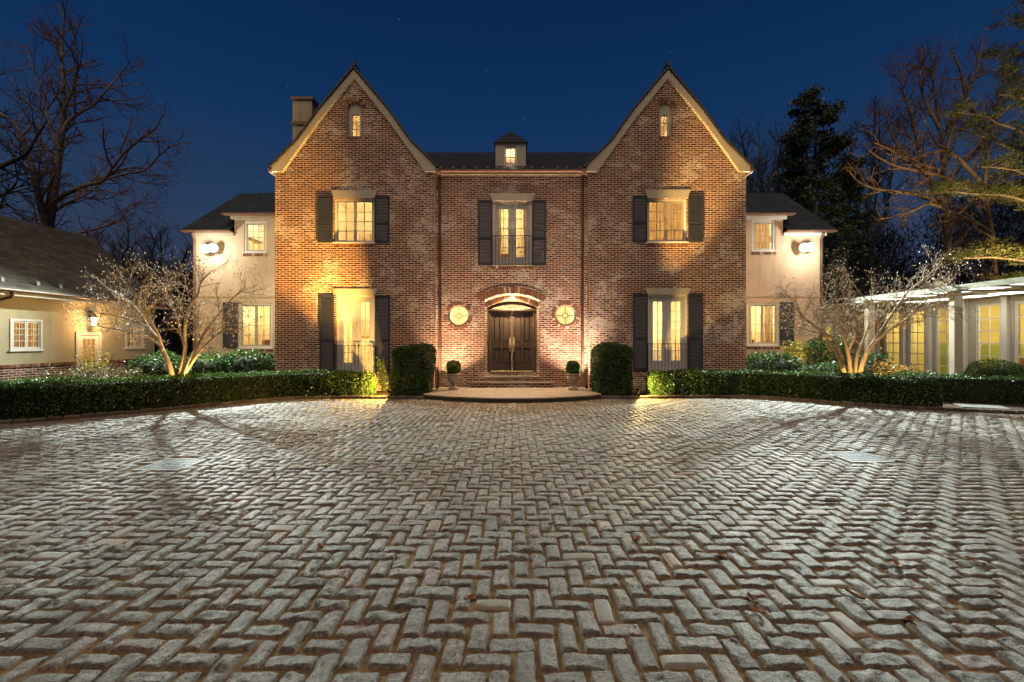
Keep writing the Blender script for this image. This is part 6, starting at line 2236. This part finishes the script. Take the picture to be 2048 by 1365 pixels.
# ------------------------------------------------------------------ evergreens
def evergreen(name, label, c, h0, h1, r, n, size, mat, seed, Y, trunk_r=0.3):
    rng = np.random.default_rng(seed)
    cx = pxc(c, Y)
    t_ = thing(name, label, 'tree', (cx, Y, 0))
    acc = Acc()
    P = np.stack([np.linspace(cx, cx + 0.3, 9), np.full(9, Y), np.linspace(-0.1, h1 * 0.96, 9)], 1)
    P[:, :2] += rng.normal(0, 0.08, (9, 2))
    acc.tube(P, np.linspace(trunk_r, 0.05, 9), 8)
    blobs = []
    for k in range(95):
        f = rng.random() ** 0.8
        zz = h0 + (h1 - h0) * f
        rr = r * (1 - f ** 3 * 0.62) * rng.uniform(0.45, 1.08)
        a = rng.uniform(0, 6.28)
        e = np.array([cx + rr * math.cos(a), Y + rr * math.sin(a), zz])
        s = np.array([cx, Y, zz - rr * 0.25])
        tt = np.linspace(0, 1, 5)[:, None]
        acc.tube(s * (1 - tt) + e * tt + np.array([0, 0, 0.15]) * np.sin(tt * 3.1), np.linspace(0.05, 0.015, 5), 4)
        for q in (0.55, 0.8, 1.0):
            blobs.append((s * (1 - q) + e * q, rng.uniform(0.35, 0.75)))
    np_mesh('trunk', np.concatenate(acc.V), [np.concatenate(acc.F)], M['twig_dark'], t_, smooth=True)
    per = n // len(blobs)
    C = np.concatenate([b_[0] + rng.normal(0, b_[1] * 0.45, (per, 3)) * np.array([1, 1, 0.75]) for b_ in blobs])
    D = rng.normal(0, 1, C.shape); D[:, 2] += 0.8
    V, Fq = leaf_quads(C, D, size, rng, 0.5)
    np_mesh('crown', V, [Fq], M[mat], t_, {'tint': ('FACE', np.clip(rng.beta(2, 2.5, len(C)) + 0.25 * lumps(C, seed, 1.2), 0, 1))})


evergreen('evergreen_tree', 'dense dark evergreen tree standing behind the right stucco wing', 1624, 5.0, 23.6, 3.7, 26000, 0.32, 'evergreen', 501, 40.0, 0.4)
evergreen('evergreen_tree', 'lower dark evergreen right of the dense evergreen behind the wing', 1690, 3.0, 19.5, 2.6, 15000, 0.34, 'evergreen', 502, 44.0)


def pine(name, label, trunk_px, Y, boughs, seed, mat='needle', h=26.0, tr=0.42):
    rng = np.random.default_rng(seed)
    cx = pxc(trunk_px, Y)
    t_ = thing(name, label, 'tree', (cx, Y, 0))
    acc = Acc()
    P = np.stack([np.full(10, cx) + np.linspace(0, 0.4, 10), np.full(10, Y), np.linspace(-0.1, h, 10)], 1)
    P[:, :2] += rng.normal(0, 0.06, (10, 2))
    acc.tube(P, np.linspace(tr, 0.08, 10), 10)
    Cs, Ds = [], []
    for (x0, y0, x1, y1, thick, dY) in boughs:
        a = np.array(wp(x0, y0, Y + dY * 0.3)); e = np.array(wp(x1, y1, Y + dY))
        a[0] = cx + (0.35 if x0 > trunk_px else 0)
        n = 10
        tt = np.linspace(0, 1, n)[:, None]
        C = a * (1 - tt) + e * tt + np.array([0, 0, 0.35]) * np.sin(tt * math.pi) + rng.normal(0, 0.05, (n, 3))
        acc.tube(C, np.linspace(0.085, 0.02, n), 5)
        L = np.linalg.norm(e - a)
        for k in range(int(L * 9)):
            f = rng.uniform(0.2, 1.0)
            i = min(int(f * (n - 1)), n - 2)
            p = C[i] + (C[i + 1] - C[i]) * (f * (n - 1) - i)
            off = rng.normal(0, 1, 3) * np.array([0.35, 0.55, 0.12]) * (1.2 - 0.5 * f)
            q = p + off + np.array([0, 0, thick * rng.uniform(0.0, 0.5)])
            mid = (p + q) / 2 + np.array([0, 0, -0.05])
            acc.tube(np.array([p, mid, q]), np.array([0.014, 0.01, 0.006]), 3)
            m = 46
            dirs = rng.normal(0, 1, (m, 3))
            dirs[:, 2] = np.abs(dirs[:, 2]) * 0.8 + 0.15
            dirs /= np.linalg.norm(dirs, axis=1, keepdims=True)
            Cs.append(q + dirs * rng.uniform(0.05, 0.2, (m, 1)) + rng.normal(0, 0.11, (m, 3)) * np.array([1, 1, 0.5]))
            Ds.append(dirs)
    np_mesh('trunk', np.concatenate(acc.V), [np.concatenate(acc.F)], M['bark_grey'], t_, smooth=True)
    C, D = np.concatenate(Cs), np.concatenate(Ds)
    V, Fq = leaf_quads(C, D, 0.20, rng, 0.13)
    np_mesh('crown', V, [Fq], M[mat], t_, {'tint': ('FACE', np.clip(rng.beta(2, 2, len(C)) + 0.2 * lumps(C, seed, 2), 0, 1))})


pine('pine_tree', 'tall pine at the right edge with layered yellow green boughs', 2150, 23.0, [
    (2150, 330, 1915, 222, 0.5, -0.5), (2150, 360, 1905, 254, 0.5, 0.8), (2150, 250, 1975, 105, 0.4, 0.5), (2150, 300, 2000, 150, 0.4, -0.8), (2150, 240, 2000, 190, 0.4, -1.2),
    (2150, 395, 1960, 335, 0.4, -0.8), (2150, 430, 1862, 385, 0.6, -0.4), (2150, 440, 1880, 372, 0.5, 0.9), (2150, 545, 1890, 520, 0.5, -0.6), (2150, 530, 1930, 500, 0.5, 0.8),
    (2150, 60, 2030, 8, 0.5, 0.3), (2150, 80, 2020, 40, 0.4, -0.7), (2150, 180, 2015, 100, 0.4, 0.4), (2150, 350, 2050, 300, 0.4, 1.5), (2150, 600, 2000, 560, 0.4, 1.5)], 511)
lamp('pine_uplight_beam', 'SPOT', (24.0, 19.5, 3.9), 3600, (1.0, 0.78, 0.28), (25.0, 24.5, 10.5), 0.05, 120, 0.9)
t_ = thing('uplight', 'garden uplight on the sunroom roof side below the pine', 'garden light', (24.0, 19.5, 3.6))
b = MB(); b.lathe([(0.06, 3.6), (0.08, 3.75), (0.08, 3.8)], 12, (24.0, 19.5)); b.tube([(24.0, 0.0, 19.5), (24.0, 3.6, 19.5)], 0.03, 6); b.build('stake', M['iron'], t_)

# far woods
rng = np.random.default_rng(61)


def far_woods(label, x0, x1, Y, h, seed):
    rng = np.random.default_rng(seed)
    n = 90000
    x = rng.uniform(x0, x1, n)
    top = h * (0.72 + 0.2 * np.sin(x * 0.21 + seed) + 0.13 * np.sin(x * 0.67 + 1.3 * seed) + 0.07 * np.sin(x * 1.9))
    zf = rng.random(n) ** 0.75
    C = np.stack([x, Y + rng.normal(0, 2.2, n), zf * top], 1)
    D = rng.normal(0, 0.6, (n, 3)); D[:, 2] += 1.0
    V, Fq = leaf_quads(C, D, 0.75, rng, 0.16)
    o = np_mesh('far_woods', V, [Fq], M['woods'], None, loc=((x0 + x1) / 2, Y, 0))
    tag(o, label, None, None, 'stuff')


far_woods('dark far woods beyond the left side of the house', -75, -18, 62.0, 12.5, 62)
far_woods('dark far woods beyond the right side of the house', 22, 92, 60.0, 25.0, 63)

# tree uplights
uplight(-9.75, 13.85, 0.04, 'garden uplight under the left magnolia', (-10.5, 14.3, 2.2), 520, (1.0, 0.6, 0.18), 130, 0.8)
uplight(10.75, 14.1, 0.04, 'garden uplight under the right magnolia', (11.2, 14.9, 2.2), 720, (1.0, 0.55, 0.14), 130, 0.8)
uplight(pxc(405, 17.1), 17.1, 0.9, 'garden uplight glowing among the laurels of the left bed', (pxc(420, 19), 19.6, 3.0), 40, (1.0, 0.7, 0.36), 120, 0.8)
uplight(pxc(1596, 18.4), 18.4, 0.7, 'garden uplight below the yellow rhododendron of the right bed', (pxc(1600, 18.9), 19.2, 2.4), 60, (1.0, 0.72, 0.25), 120, 0.8)
